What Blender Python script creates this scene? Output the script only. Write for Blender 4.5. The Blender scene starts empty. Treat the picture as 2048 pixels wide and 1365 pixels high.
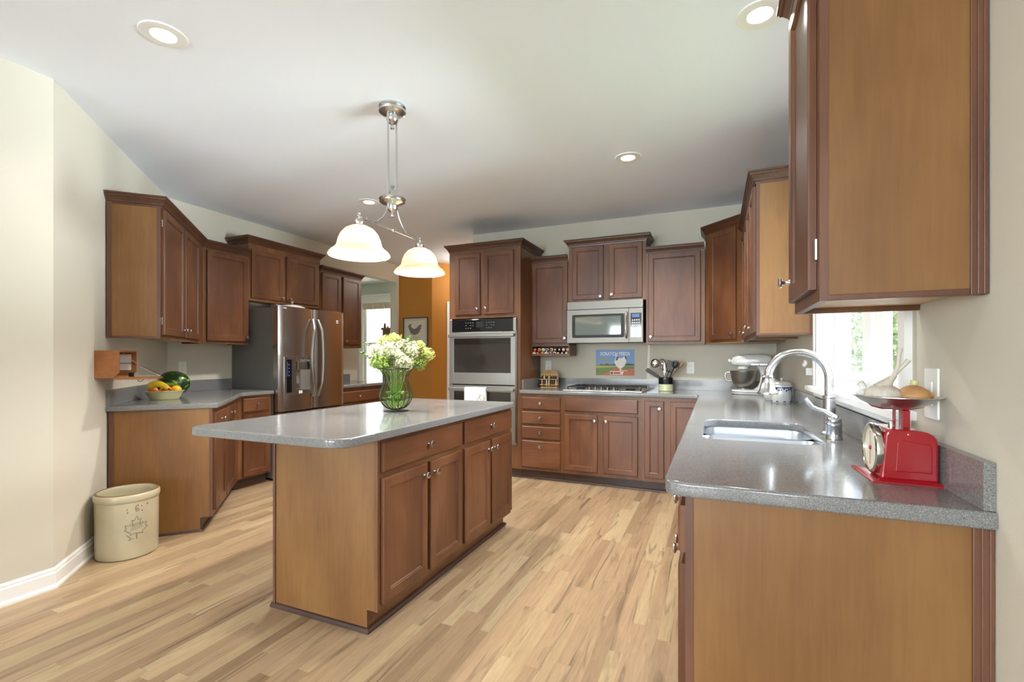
import bpy, bmesh, math, random
from mathutils import Vector, Matrix
random.seed(7)
PI = math.pi
SC = bpy.context.scene
COL = SC.collection

# ---------------------------------------------------------------- camera
cam_d = bpy.data.cameras.new('camera'); cam = bpy.data.objects.new('camera', cam_d); COL.objects.link(cam)
cam.location = (0, 0, 1.2345)
cam.rotation_euler = (PI/2, 0, 0.404)
cam_d.sensor_width = 36.0; cam_d.lens = 947.0/2048*36; cam_d.shift_y = 34.6/2048
cam_d.clip_start = 0.05; cam_d.clip_end = 200
SC.camera = cam
SC.view_settings.view_transform = 'Standard'; SC.view_settings.look = 'None'
SC.view_settings.exposure = 0.74; SC.view_settings.gamma = 1.0; SC.view_settings.use_curve_mapping = False

# ---------------------------------------------------------------- world (hazy bright summer sky)
w = bpy.data.worlds.new('sky'); SC.world = w; w.use_nodes = True
nt = w.node_tree; bg = nt.nodes['Background']
sky = nt.nodes.new('ShaderNodeTexSky'); sky.sky_type = 'NISHITA'; sky.sun_disc = False
sky.sun_elevation = math.radians(48); sky.sun_rotation = math.radians(200); sky.dust_density = 4.0; sky.air_density = 1.0
mx = nt.nodes.new('ShaderNodeMix'); mx.data_type = 'RGBA'; mx.inputs[0].default_value = 0.75
nt.links.new(sky.outputs[0], mx.inputs[6]); mx.inputs[7].default_value = (1.0, 1.02, 1.06, 1)
nt.links.new(mx.outputs[2], bg.inputs[0]); bg.inputs[1].default_value = 1.6

# ---------------------------------------------------------------- lights: daylight at the windows, an added ceiling uplight, ceiling cans, pendant bulbs
def area(name, loc, rot, sx, sy, power, color=(1, 1, 1)):
    l = bpy.data.lights.new(name, 'AREA'); l.shape = 'RECTANGLE'; l.size = sx; l.size_y = sy
    l.energy = power; l.color = color
    o = bpy.data.objects.new(name, l); o.location = loc; o.rotation_euler = rot; COL.objects.link(o); return o
DAY = (0.75, 0.885, 1.0)
o = area('daylight_over_sink_window', (2.3, 2.5, 3.1), (0, 0, 0), 2.4, 2.4, 450, (0.80, 0.90, 1.0))
o.rotation_euler = Vector((-1.76, 0, -1.45)).to_track_quat('-Z', 'Y').to_euler()
for nm_, x_, w_ in (('daylight_patio_window', -5.6, 1.8), ('daylight_family_window', -2.4, 1.8), ('daylight_side_window', -.25, 1.1)):
    area(nm_, (x_, -6.66, 1.45), (PI/2+.45, 0, 0), w_, 1.95, (60 if x_ > -1 else 105)*w_, DAY)
o = area('added_ceiling_uplight', (6.5, 3.2, 0.1), (0, 0, 0), 4.0, 2.0, 2700, (0.84, 0.93, 1.0))  # added unseen lamp, aimed up through the sink window to brighten the ceiling
o.rotation_euler = Vector((-6.0, -.7, 1.7)).to_track_quat('-Z', 'Y').to_euler()
o = area('daylight_over_dining_window', (-6.0, 9.6, 3.0), (0, 0, 0), 2.4, 2.0, 3200, DAY)
o.rotation_euler = Vector((0, -2.0, -1.4)).to_track_quat('-Z', 'Y').to_euler()
CANS = [(-2.346, 1.382), (0.182, 2.321), (-0.593, 3.59), (-3.044, 3.634), (-2.35, -1.6), (-0.6, -1.6), (-0.6, 0.4)]
for i, (x, y) in enumerate(CANS):
    l = bpy.data.lights.new('can_bulb', 'SPOT'); l.energy = (30, 40, 115, 130, 22, 22, 14)[i]; l.color = (1.0, 0.965, 0.93); l.spot_size = 2.5; l.spot_blend = 0.8; l.shadow_soft_size = 0.05
    o = bpy.data.objects.new('can_bulb', l); o.location = (x, y, 2.715); COL.objects.link(o)
for (x, y) in ((-1.765, 2.03), (-1.765, 2.60)):
    l = bpy.data.lights.new('pendant_bulb', 'POINT'); l.energy = 38; l.color = (1.0, 0.95, 0.88); l.shadow_soft_size = 0.035
    o = bpy.data.objects.new('pendant_bulb', l); o.location = (x, y, 1.86); COL.objects.link(o)
l = bpy.data.lights.new('hall_bulb', 'POINT'); l.energy = 11; l.color = (1.0, 0.95, 0.84); l.shadow_soft_size = 0.12
o = bpy.data.objects.new('hall_bulb', l); o.location = (-3.3, 6.3, 2.5); COL.objects.link(o)

# ---------------------------------------------------------------- material helpers
def lin(c):
    return tuple(((v/255)/12.92 if v/255 <= 0.04045 else ((v/255+0.055)/1.055)**2.4) for v in c)
def mat(name, rgb, rough=0.5, metal=0.0, coat=0.0, spec=0.5, noise=0.0, nscale=20, bump=0.0, bscale=200, emit=None, estr=0.0, trans=0.0, ior=1.45, stretch=(1, 1, 1), aniso=0.0, alpha=1.0):
    m = bpy.data.materials.new(name); m.use_nodes = True; t = m.node_tree; b = t.nodes['Principled BSDF']
    c = lin(rgb)
    b.inputs['Base Color'].default_value = (*c, 1); b.inputs['Roughness'].default_value = rough; b.inputs['Metallic'].default_value = metal
    b.inputs['Coat Weight'].default_value = coat; b.inputs['Coat Roughness'].default_value = 0.12; b.inputs['Specular IOR Level'].default_value = spec
    b.inputs['Transmission Weight'].default_value = trans; b.inputs['IOR'].default_value = ior; b.inputs['Alpha'].default_value = alpha
    if aniso: b.inputs['Anisotropic'].default_value = aniso
    if emit: b.inputs['Emission Color'].default_value = (*lin(emit), 1); b.inputs['Emission Strength'].default_value = estr
    tc = t.nodes.new('ShaderNodeTexCoord'); mp = t.nodes.new('ShaderNodeMapping'); mp.inputs['Scale'].default_value = stretch
    t.links.new(tc.outputs['Object'], mp.inputs[0])
    if noise:
        n = t.nodes.new('ShaderNodeTexNoise'); n.inputs['Scale'].default_value = nscale; n.inputs['Detail'].default_value = 4
        t.links.new(mp.outputs[0], n.inputs['Vector'])
        r = t.nodes.new('ShaderNodeValToRGB'); r.color_ramp.elements[0].position = 0.3; r.color_ramp.elements[1].position = 0.7
        r.color_ramp.elements[0].color = (*[v*(1-noise) for v in c], 1); r.color_ramp.elements[1].color = (*[min(1, v*(1+noise)) for v in c], 1)
        t.links.new(n.outputs[0], r.inputs[0]); t.links.new(r.outputs[0], b.inputs['Base Color'])
    if bump:
        n2 = t.nodes.new('ShaderNodeTexNoise'); n2.inputs['Scale'].default_value = bscale; n2.inputs['Detail'].default_value = 3
        t.links.new(mp.outputs[0], n2.inputs['Vector'])
        bp = t.nodes.new('ShaderNodeBump'); bp.inputs['Strength'].default_value = bump; bp.inputs['Distance'].default_value = 0.002
        t.links.new(n2.outputs[0], bp.inputs['Height']); t.links.new(bp.outputs[0], b.inputs['Normal'])
    return m
def wood(name, dark, mid, light, rough=0.40, coat=0.10, axis='z', scale=1.0):
    """stained maple: broad blotches plus fine grain drawn out along one axis"""
    m = bpy.data.materials.new(name); m.use_nodes = True; t = m.node_tree; b = t.nodes['Principled BSDF']
    tc = t.nodes.new('ShaderNodeTexCoord')
    oi = t.nodes.new('ShaderNodeObjectInfo')
    add = t.nodes.new('ShaderNodeVectorMath'); add.operation = 'ADD'
    mul = t.nodes.new('ShaderNodeVectorMath'); mul.operation = 'SCALE'; mul.inputs['Scale'].default_value = 7.3
    cmb = t.nodes.new('ShaderNodeCombineXYZ')
    for k in range(3): t.links.new(oi.outputs['Random'], cmb.inputs[k])
    t.links.new(cmb.outputs[0], mul.inputs[0]); t.links.new(mul.outputs[0], add.inputs[1]); t.links.new(tc.outputs['Object'], add.inputs[0])
    st = {'z': (1, 1, .07), 'x': (.07, 1, 1), 'y': (1, .07, 1)}[axis]
    mp = t.nodes.new('ShaderNodeMapping'); mp.inputs['Scale'].default_value = tuple(v*scale for v in st); t.links.new(add.outputs[0], mp.inputs[0])
    n1 = t.nodes.new('ShaderNodeTexNoise'); n1.inputs['Scale'].default_value = 70; n1.inputs['Detail'].default_value = 5; n1.inputs['Distortion'].default_value = 0.6
    t.links.new(mp.outputs[0], n1.inputs['Vector'])
    mp2 = t.nodes.new('ShaderNodeMapping'); mp2.inputs['Scale'].default_value = tuple(.35+.65*v for v in st); t.links.new(add.outputs[0], mp2.inputs[0])
    n2 = t.nodes.new('ShaderNodeTexNoise'); n2.inputs['Scale'].default_value = 4.5; n2.inputs['Detail'].default_value = 3
    t.links.new(mp2.outputs[0], n2.inputs['Vector'])
    ma = t.nodes.new('ShaderNodeMath'); ma.operation = 'MULTIPLY_ADD'; ma.inputs[1].default_value = 0.26
    t.links.new(n1.outputs[0], ma.inputs[0])
    m2 = t.nodes.new('ShaderNodeMath'); m2.operation = 'MULTIPLY'; m2.inputs[1].default_value = 0.74; t.links.new(n2.outputs[0], m2.inputs[0]); t.links.new(m2.outputs[0], ma.inputs[2])
    r = t.nodes.new('ShaderNodeValToRGB'); e = r.color_ramp.elements
    e[0].position = 0.36; e[1].position = 0.64; e[0].color = (*lin(dark), 1); e[1].color = (*lin(light), 1)
    em = e.new(0.5); em.color = (*lin(mid), 1)
    t.links.new(ma.outputs[0], r.inputs[0]); t.links.new(r.outputs[0], b.inputs['Base Color'])
    b.inputs['Roughness'].default_value = rough; b.inputs['Coat Weight'].default_value = coat; b.inputs['Coat Roughness'].default_value = 0.25
    return m

M = {}
M['door'] = wood('stained_maple_door', (82, 47, 26), (97, 58, 34), (113, 72, 44))
M['door_h'] = wood('stained_maple_drawer', (82, 47, 26), (97, 58, 34), (113, 72, 44), axis='x')
M['frame'] = wood('stained_maple_frame', (90, 54, 27), (106, 67, 36), (122, 81, 47))
M['veneer'] = wood('tan_maple_veneer', (112, 74, 34), (123, 84, 42), (133, 94, 50), rough=0.42, coat=0.12)
M['crown'] = wood('dark_stained_crown', (66, 38, 22), (80, 48, 30), (94, 58, 38), axis='x')
M['edge'] = wood('dark_edge_moulding', (84, 50, 34), (98, 62, 44), (110, 72, 52))
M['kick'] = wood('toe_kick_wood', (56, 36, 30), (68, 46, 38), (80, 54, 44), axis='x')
M['under'] = wood('unstained_maple_underside', (186, 150, 100), (200, 166, 116), (210, 178, 130), rough=.5, coat=.0)
M['boxwood'] = wood('orange_pine', (132, 80, 40), (146, 90, 48), (160, 104, 60), rough=.45, axis='x')
M['bamboo'] = wood('pale_bamboo', (168, 128, 70), (186, 146, 86), (200, 162, 100), rough=.45)
M['wall'] = mat('greige_wall_paint', (204, 198, 182), .75, bump=.12, bscale=160, spec=.25)
M['wall_green'] = mat('sage_wall_paint', (200, 206, 190), .75, bump=.1, bscale=160, spec=.25)
M['ceiling'] = mat('white_ceiling_paint', (236, 241, 250), .85, bump=.15, bscale=120, spec=.2)
M['orange'] = mat('burnt_orange_wall_paint', (182, 122, 42), .6, bump=.1, bscale=160, noise=.04, nscale=2)
M['white'] = mat('white_trim_paint', (236, 235, 232), .35)
M['plastic'] = mat('white_plate_plastic', (236, 234, 228), .3)
M['darkslot'] = mat('dark_slot', (60, 58, 56), .6)
M['nickel'] = mat('brushed_nickel', (200, 200, 200), .24, 1.0)
M['chrome'] = mat('polished_nickel', (214, 210, 204), .14, 1.0)
M['steel'] = mat('stainless_steel', (190, 188, 184), .26, 1.0, aniso=.5, bump=.02, bscale=90, stretch=(1, 1, 40))
M['steel_f'] = mat('stainless_fridge_door', (196, 190, 186), .24, 1.0, aniso=.4)
M['steel_h'] = mat('brushed_steel_horizontal', (156, 152, 145), .36, 1.0, aniso=.5)
M['pan_steel'] = mat('spun_steel_pan', (205, 205, 203), .30, 1.0)
M['tray_steel'] = mat('bright_cooktop_steel', (226, 224, 218), .38, 1.0)
M['sink'] = mat('satin_sink_steel', (206, 212, 220), .3, 1.0)
M['fridge_side'] = mat('grey_fridge_side', (118, 120, 120), .45, .1, bump=.1, bscale=500)
M['black'] = mat('black_glass', (18, 20, 22), .06, 0, spec=.7)
M['oven_glass'] = mat('smoky_oven_glass', (46, 43, 40), .05, 0, spec=.8)
M['mw_glass'] = mat('microwave_window', (84, 94, 90), .05, 0, spec=.8)
M['blackmat'] = mat('black_iron', (24, 24, 25), .5)
M['blackplastic'] = mat('black_nylon', (26, 26, 27), .4)
M['display'] = mat('blue_display', (40, 60, 120), .3, emit=(90, 120, 190), estr=.25)
M['key'] = mat('pale_key', (200, 205, 210), .5)
M['key_dim'] = mat('dim_grey_key', (120, 122, 122), .5)
M['mw_steel'] = mat('microwave_steel', (132, 129, 122), .48, 1.0)
M['red'] = mat('red_enamel', (150, 14, 26), .16, coat=.6)
M['cream'] = mat('cream_dial', (226, 220, 196), .35)
M['ceramic'] = mat('white_ceramic', (206, 206, 202), .15, coat=.5)
M['blue'] = mat('cobalt_glaze', (40, 48, 110), .2)
M['crock'] = mat('cream_stoneware', (184, 174, 146), .28, coat=.4, noise=.07, nscale=7)
M['crockrim'] = mat('brown_worn_rim', (120, 92, 60), .5)
M['stamp'] = mat('grey_stamp_ink', (128, 118, 104), .6)
M['sage'] = mat('pale_sage_glaze', (196, 200, 160), .3, coat=.3)
M['bowlg'] = mat('pale_green_stoneware', (196, 194, 150), .35, coat=.3)
M['banana'] = mat('banana_skin', (226, 186, 40), .45, noise=.12, nscale=40)
M['bananatip'] = mat('banana_tip', (70, 60, 26), .6)
M['fruit_o'] = mat('orange_peel', (226, 120, 26), .45, bump=.4, bscale=400)
M['fruit_y'] = mat('lemon_peel', (228, 184, 40), .45, bump=.3, bscale=300)
M['leafg'] = mat('fresh_green_leaf', (92, 140, 42), .5, noise=.25, nscale=30)
M['leafd'] = mat('dark_green_leaf', (64, 100, 50), .5, noise=.25, nscale=30)
M['petalw'] = mat('cream_petals', (206, 203, 168), .7, noise=.10, nscale=60)
M['petaly'] = mat('yellow_green_petals', (178, 186, 104), .7, noise=.12, nscale=60)
M['petalg'] = mat('green_petals', (134, 158, 66), .7, noise=.16, nscale=60)
M['stem'] = mat('green_stem', (134, 160, 70), .5)
M['garlic'] = mat('garlic_skin', (206, 196, 182), .5, noise=.12, nscale=18, stretch=(6, 6, 1))
M['onion'] = mat('brown_onion_skin', (196, 146, 96), .45, noise=.22, nscale=26)
M['sprout'] = mat('yellow_green_sprout', (206, 204, 140), .5, noise=.15, nscale=40)
M['foil'] = mat('dry_white_root', (222, 222, 220), .5, noise=.15, nscale=60)
M['cloth'] = mat('white_linen', (232, 226, 218), .85, bump=.3, bscale=900)
M['ink'] = mat('black_ink', (30, 28, 28), .8)
M['paper'] = mat('aged_print_paper', (214, 208, 190), .8)
M['mount'] = mat('pale_mount_board', (196, 196, 188), .8)
M['pic_frame'] = mat('dark_bronze_frame', (70, 56, 46), .35, .3)
M['hen_grey'] = mat('grey_hen_ink', (120, 116, 110), .8, noise=.25, nscale=60)
M['brownwood'] = wood('brown_chair_wood', (110, 76, 50), (128, 92, 62), (140, 104, 74))
M['lawn'] = mat('lawn_grass', (150, 176, 110), .9, noise=.2, nscale=3)
M['tree'] = mat('garden_foliage', (146, 164, 134), .8, noise=.3, nscale=8)
M['bark'] = mat('tree_bark', (110, 96, 80), .9, noise=.2)
M['chain'] = mat('pale_brass_chain', (214, 200, 184), .4, .3)
M['wire'] = mat('dark_wire', (44, 40, 38), .5, .4)
M['cork'] = mat('cork', (196, 164, 112), .8, noise=.2, nscale=200)
M['spice_white'] = mat('white_spice_powder', (228, 216, 200), .7)
M['spice_brown'] = mat('brown_spice_powder', (120, 76, 46), .7)
M['spice_dark'] = mat('dark_seed_spice', (54, 50, 58), .7)
M['spice_pink'] = mat('pink_salt', (220, 178, 160), .7)
M['lamp_on'] = mat('lit_lamp_lens', (255, 250, 240), .5, emit=(255, 240, 214), estr=9)
M['shade_fabric'] = mat('oat_roman_shade', (206, 196, 176), .9, bump=.2, bscale=300)

def glass(name, tint=(1, 1, 1), gl=1.0, rough=0.0):
    m = bpy.data.materials.new(name); m.use_nodes = True; t = m.node_tree; t.nodes.clear()
    o = t.nodes.new('ShaderNodeOutputMaterial'); mi = t.nodes.new('ShaderNodeMixShader'); tr = t.nodes.new('ShaderNodeBsdfTransparent'); g = t.nodes.new('ShaderNodeBsdfGlossy')
    f = t.nodes.new('ShaderNodeFresnel'); f.inputs[0].default_value = 1.45; g.inputs['Roughness'].default_value = rough
    tr.inputs[0].default_value = (*tint, 1)
    ml = t.nodes.new('ShaderNodeMath'); ml.operation = 'MULTIPLY'; ml.inputs[1].default_value = gl; t.links.new(f.outputs[0], ml.inputs[0])
    ge = t.nodes.new('ShaderNodeNewGeometry'); iv = t.nodes.new('ShaderNodeMath'); iv.operation = 'SUBTRACT'; iv.inputs[0].default_value = 1.0; t.links.new(ge.outputs['Backfacing'], iv.inputs[1])
    m2 = t.nodes.new('ShaderNodeMath'); m2.operation = 'MULTIPLY'; m2.use_clamp = True; t.links.new(ml.outputs[0], m2.inputs[0]); t.links.new(iv.outputs[0], m2.inputs[1]); ml = m2
    t.links.new(ml.outputs[0], mi.inputs[0]); t.links.new(tr.outputs[0], mi.inputs[1]); t.links.new(g.outputs[0], mi.inputs[2]); t.links.new(mi.outputs[0], o.inputs[0])
    return m
M['pane'] = glass('window_glass', (.97, .98, .98))
M['vase'] = glass('ribbed_vase_glass', (.94, .97, .94), 3.4, .02)
M['water'] = glass('vase_water', (.91, .97, .78), .5)
M['tube'] = glass('test_tube_glass', (.92, .93, .92), 1.2)

def shade_mat():
    m = bpy.data.materials.new('alabaster_glass_shade'); m.use_nodes = True; t = m.node_tree; b = t.nodes['Principled BSDF']
    tc = t.nodes.new('ShaderNodeTexCoord'); mp = t.nodes.new('ShaderNodeMapping'); mp.inputs['Scale'].default_value = (1, 1, 3)
    n = t.nodes.new('ShaderNodeTexNoise'); n.inputs['Scale'].default_value = 5; n.inputs['Detail'].default_value = 3; n.inputs['Distortion'].default_value = 2.5
    t.links.new(tc.outputs['Object'], mp.inputs[0]); t.links.new(mp.outputs[0], n.inputs['Vector'])
    r = t.nodes.new('ShaderNodeValToRGB'); r.color_ramp.elements[0].position = .35; r.color_ramp.elements[1].position = .65
    r.color_ramp.elements[0].color = (*lin((224, 208, 178)), 1); r.color_ramp.elements[1].color = (*lin((255, 244, 222)), 1)
    t.links.new(n.outputs[0], r.inputs[0]); t.links.new(r.outputs[0], b.inputs['Base Color']); t.links.new(r.outputs[0], b.inputs['Emission Color'])
    b.inputs['Emission Strength'].default_value = .12; b.inputs['Roughness'].default_value = .3
    tl = t.nodes.new('ShaderNodeBsdfTranslucent'); ms = t.nodes.new('ShaderNodeMixShader'); ms.inputs[0].default_value = .5
    out = t.nodes['Material Output']; t.links.new(r.outputs[0], tl.inputs[0]); t.links.new(b.outputs[0], ms.inputs[1]); t.links.new(tl.outputs[0], ms.inputs[2]); t.links.new(ms.outputs[0], out.inputs[0])
    return m
M['shade'] = shade_mat()

def counter_mat():
    m = bpy.data.materials.new('grey_speckled_quartz'); m.use_nodes = True; t = m.node_tree; b = t.nodes['Principled BSDF']
    tc = t.nodes.new('ShaderNodeTexCoord')
    v = t.nodes.new('ShaderNodeTexVoronoi'); v.inputs['Scale'].default_value = 950; t.links.new(tc.outputs['Object'], v.inputs['Vector'])
    r = t.nodes.new('ShaderNodeValToRGB'); r.color_ramp.interpolation = 'CONSTANT'; e = r.color_ramp.elements
    e[0].position = 0; e[0].color = (*lin((90, 90, 90)), 1); e[1].position = .22; e[1].color = (*lin((118, 118, 117)), 1)
    for p, c in ((.55, (130, 129, 128)), (.8, (152, 151, 147)), (.93, (98, 98, 100))):
        x = e.new(p); x.color = (*lin(c), 1)
    sp = t.nodes.new('ShaderNodeSeparateColor'); t.links.new(v.outputs['Color'], sp.inputs[0]); t.links.new(sp.outputs[0], r.inputs[0])
    t.links.new(r.outputs[0], b.inputs['Base Color']); b.inputs['Roughness'].default_value = .13; b.inputs['Specular IOR Level'].default_value = .6
    return m
M['quartz'] = counter_mat()

def floor_mat():
    m = bpy.data.materials.new('oak_strip_floor'); m.use_nodes = True; t = m.node_tree; b = t.nodes['Principled BSDF']; L = t.links
    def mth(op, a, c=None, d=None):
        n = t.nodes.new('ShaderNodeMath'); n.operation = op
        for i, q in enumerate((a, c, d)):
            if q is None: continue
            if isinstance(q, (int, float)): n.inputs[i].default_value = q
            else: L.new(q, n.inputs[i])
        return n.outputs[0]
    tc = t.nodes.new('ShaderNodeTexCoord'); s = t.nodes.new('ShaderNodeSeparateXYZ'); L.new(tc.outputs['Object'], s.inputs[0])
    W = 0.0585
    u = mth('DIVIDE', s.outputs[0], W); iu = mth('FLOOR', u); fu = mth('FRACT', u)
    wn = t.nodes.new('ShaderNodeTexWhiteNoise'); wn.noise_dimensions = '1D'; L.new(iu, wn.inputs['W'])
    ln = mth('MULTIPLY_ADD', wn.outputs[0], .5, .65)
    wn2 = t.nodes.new('ShaderNodeTexWhiteNoise'); wn2.noise_dimensions = '1D'; L.new(mth('ADD', iu, 57.3), wn2.inputs['W'])
    vv = mth('ADD', mth('DIVIDE', s.outputs[1], ln), mth('MULTIPLY', wn2.outputs[0], 9.0)); iv = mth('FLOOR', vv); fv = mth('FRACT', vv)
    cb = t.nodes.new('ShaderNodeCombineXYZ'); L.new(iu, cb.inputs[0]); L.new(iv, cb.inputs[1])
    w3 = t.nodes.new('ShaderNodeTexWhiteNoise'); w3.noise_dimensions = '2D'; L.new(cb.outputs[0], w3.inputs['Vector'])
    r = t.nodes.new('ShaderNodeValToRGB'); e = r.color_ramp.elements
    e[0].position = 0; e[0].color = (*lin((142, 116, 87)), 1); e[1].position = 1; e[1].color = (*lin((185, 163, 129)), 1)
    for p, c in ((.05, (152, 126, 97)), (.2, (166, 139, 108)), (.6, (170, 143, 112)), (.86, (180, 157, 121))):
        x = e.new(p); x.color = (*lin(c), 1)
    L.new(w3.outputs[0], r.inputs[0])
    # grain: noise stretched along the boards and shifted per board
    off = t.nodes.new('ShaderNodeCombineXYZ'); L.new(mth('MULTIPLY', w3.outputs[0], 31.0), off.inputs[2])
    va = t.nodes.new('ShaderNodeVectorMath'); va.operation = 'ADD'; L.new(tc.outputs['Object'], va.inputs[0]); L.new(off.outputs[0], va.inputs[1])
    mp = t.nodes.new('ShaderNodeMapping'); mp.inputs['Scale'].default_value = (1, .07, 1); L.new(va.outputs[0], mp.inputs[0])
    n = t.nodes.new('ShaderNodeTexNoise'); n.inputs['Scale'].default_value = 75; n.inputs['Detail'].default_value = 5; n.inputs['Distortion'].default_value = 1.2; L.new(mp.outputs[0], n.inputs['Vector'])
    n2 = t.nodes.new('ShaderNodeTexNoise'); n2.inputs['Scale'].default_value = 20; n2.inputs['Detail'].default_value = 4; n2.inputs['Distortion'].default_value = 1.6
    mp2 = t.nodes.new('ShaderNodeMapping'); mp2.inputs['Scale'].default_value = (1, .065, 1); L.new(va.outputs[0], mp2.inputs[0]); L.new(mp2.outputs[0], n2.inputs['Vector'])
    g1 = t.nodes.new('ShaderNodeMapRange'); g1.inputs[1].default_value = .3; g1.inputs[2].default_value = .7; g1.inputs[3].default_value = .84; g1.inputs[4].default_value = 1.08; L.new(n.outputs[0], g1.inputs[0])
    g2 = t.nodes.new('ShaderNodeMapRange'); g2.inputs[1].default_value = .56; g2.inputs[2].default_value = .70; g2.inputs[3].default_value = 1.0; g2.inputs[4].default_value = .50; L.new(n2.outputs[0], g2.inputs[0])
    # seams between strips and at butt ends
    eu = mth('MINIMUM', fu, mth('SUBTRACT', 1.0, fu)); ev = mth('MULTIPLY', mth('MINIMUM', fv, mth('SUBTRACT', 1.0, fv)), 14.0)
    seam = mth('MINIMUM', 1.0, mth('MULTIPLY_ADD', mth('MINIMUM', eu, ev), 14.0, .74))
    tot = mth('MULTIPLY', mth('MULTIPLY', g1.outputs[0], g2.outputs[0]), seam)
    sc = t.nodes.new('ShaderNodeVectorMath'); sc.operation = 'SCALE'; L.new(r.outputs[0], sc.inputs[0]); L.new(tot, sc.inputs['Scale'])
    L.new(sc.outputs[0], b.inputs['Base Color']); b.inputs['Roughness'].default_value = .34; b.inputs['Specular IOR Level'].default_value = .4
    bp = t.nodes.new('ShaderNodeBump'); bp.inputs['Strength'].default_value = .25; bp.inputs['Distance'].default_value = .001; L.new(seam, bp.inputs['Height']); L.new(bp.outputs[0], b.inputs['Normal'])
    return m
M['floor'] = floor_mat()

def melon_mat():
    m = bpy.data.materials.new('striped_melon_rind'); m.use_nodes = True; t = m.node_tree; b = t.nodes['Principled BSDF']; L = t.links
    tc = t.nodes.new('ShaderNodeTexCoord'); mp = t.nodes.new('ShaderNodeMapping'); mp.inputs['Scale'].default_value = (1.2, 7, 7); L.new(tc.outputs['Object'], mp.inputs[0])
    n = t.nodes.new('ShaderNodeTexNoise'); n.inputs['Scale'].default_value = 2.2; n.inputs['Detail'].default_value = 4; n.inputs['Distortion'].default_value = .8; L.new(mp.outputs[0], n.inputs['Vector'])
    r = t.nodes.new('ShaderNodeValToRGB'); e = r.color_ramp.elements; e[0].position = .46; e[0].color = (*lin((26, 52, 22)), 1); e[1].position = .60; e[1].color = (*lin((150, 178, 66)), 1)
    x = e.new(.53); x.color = (*lin((44, 82, 34)), 1)
    L.new(n.outputs[0], r.inputs[0]); L.new(r.outputs[0], b.inputs['Base Color']); b.inputs['Roughness'].default_value = .25
    return m
M['melon'] = melon_mat()

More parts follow.
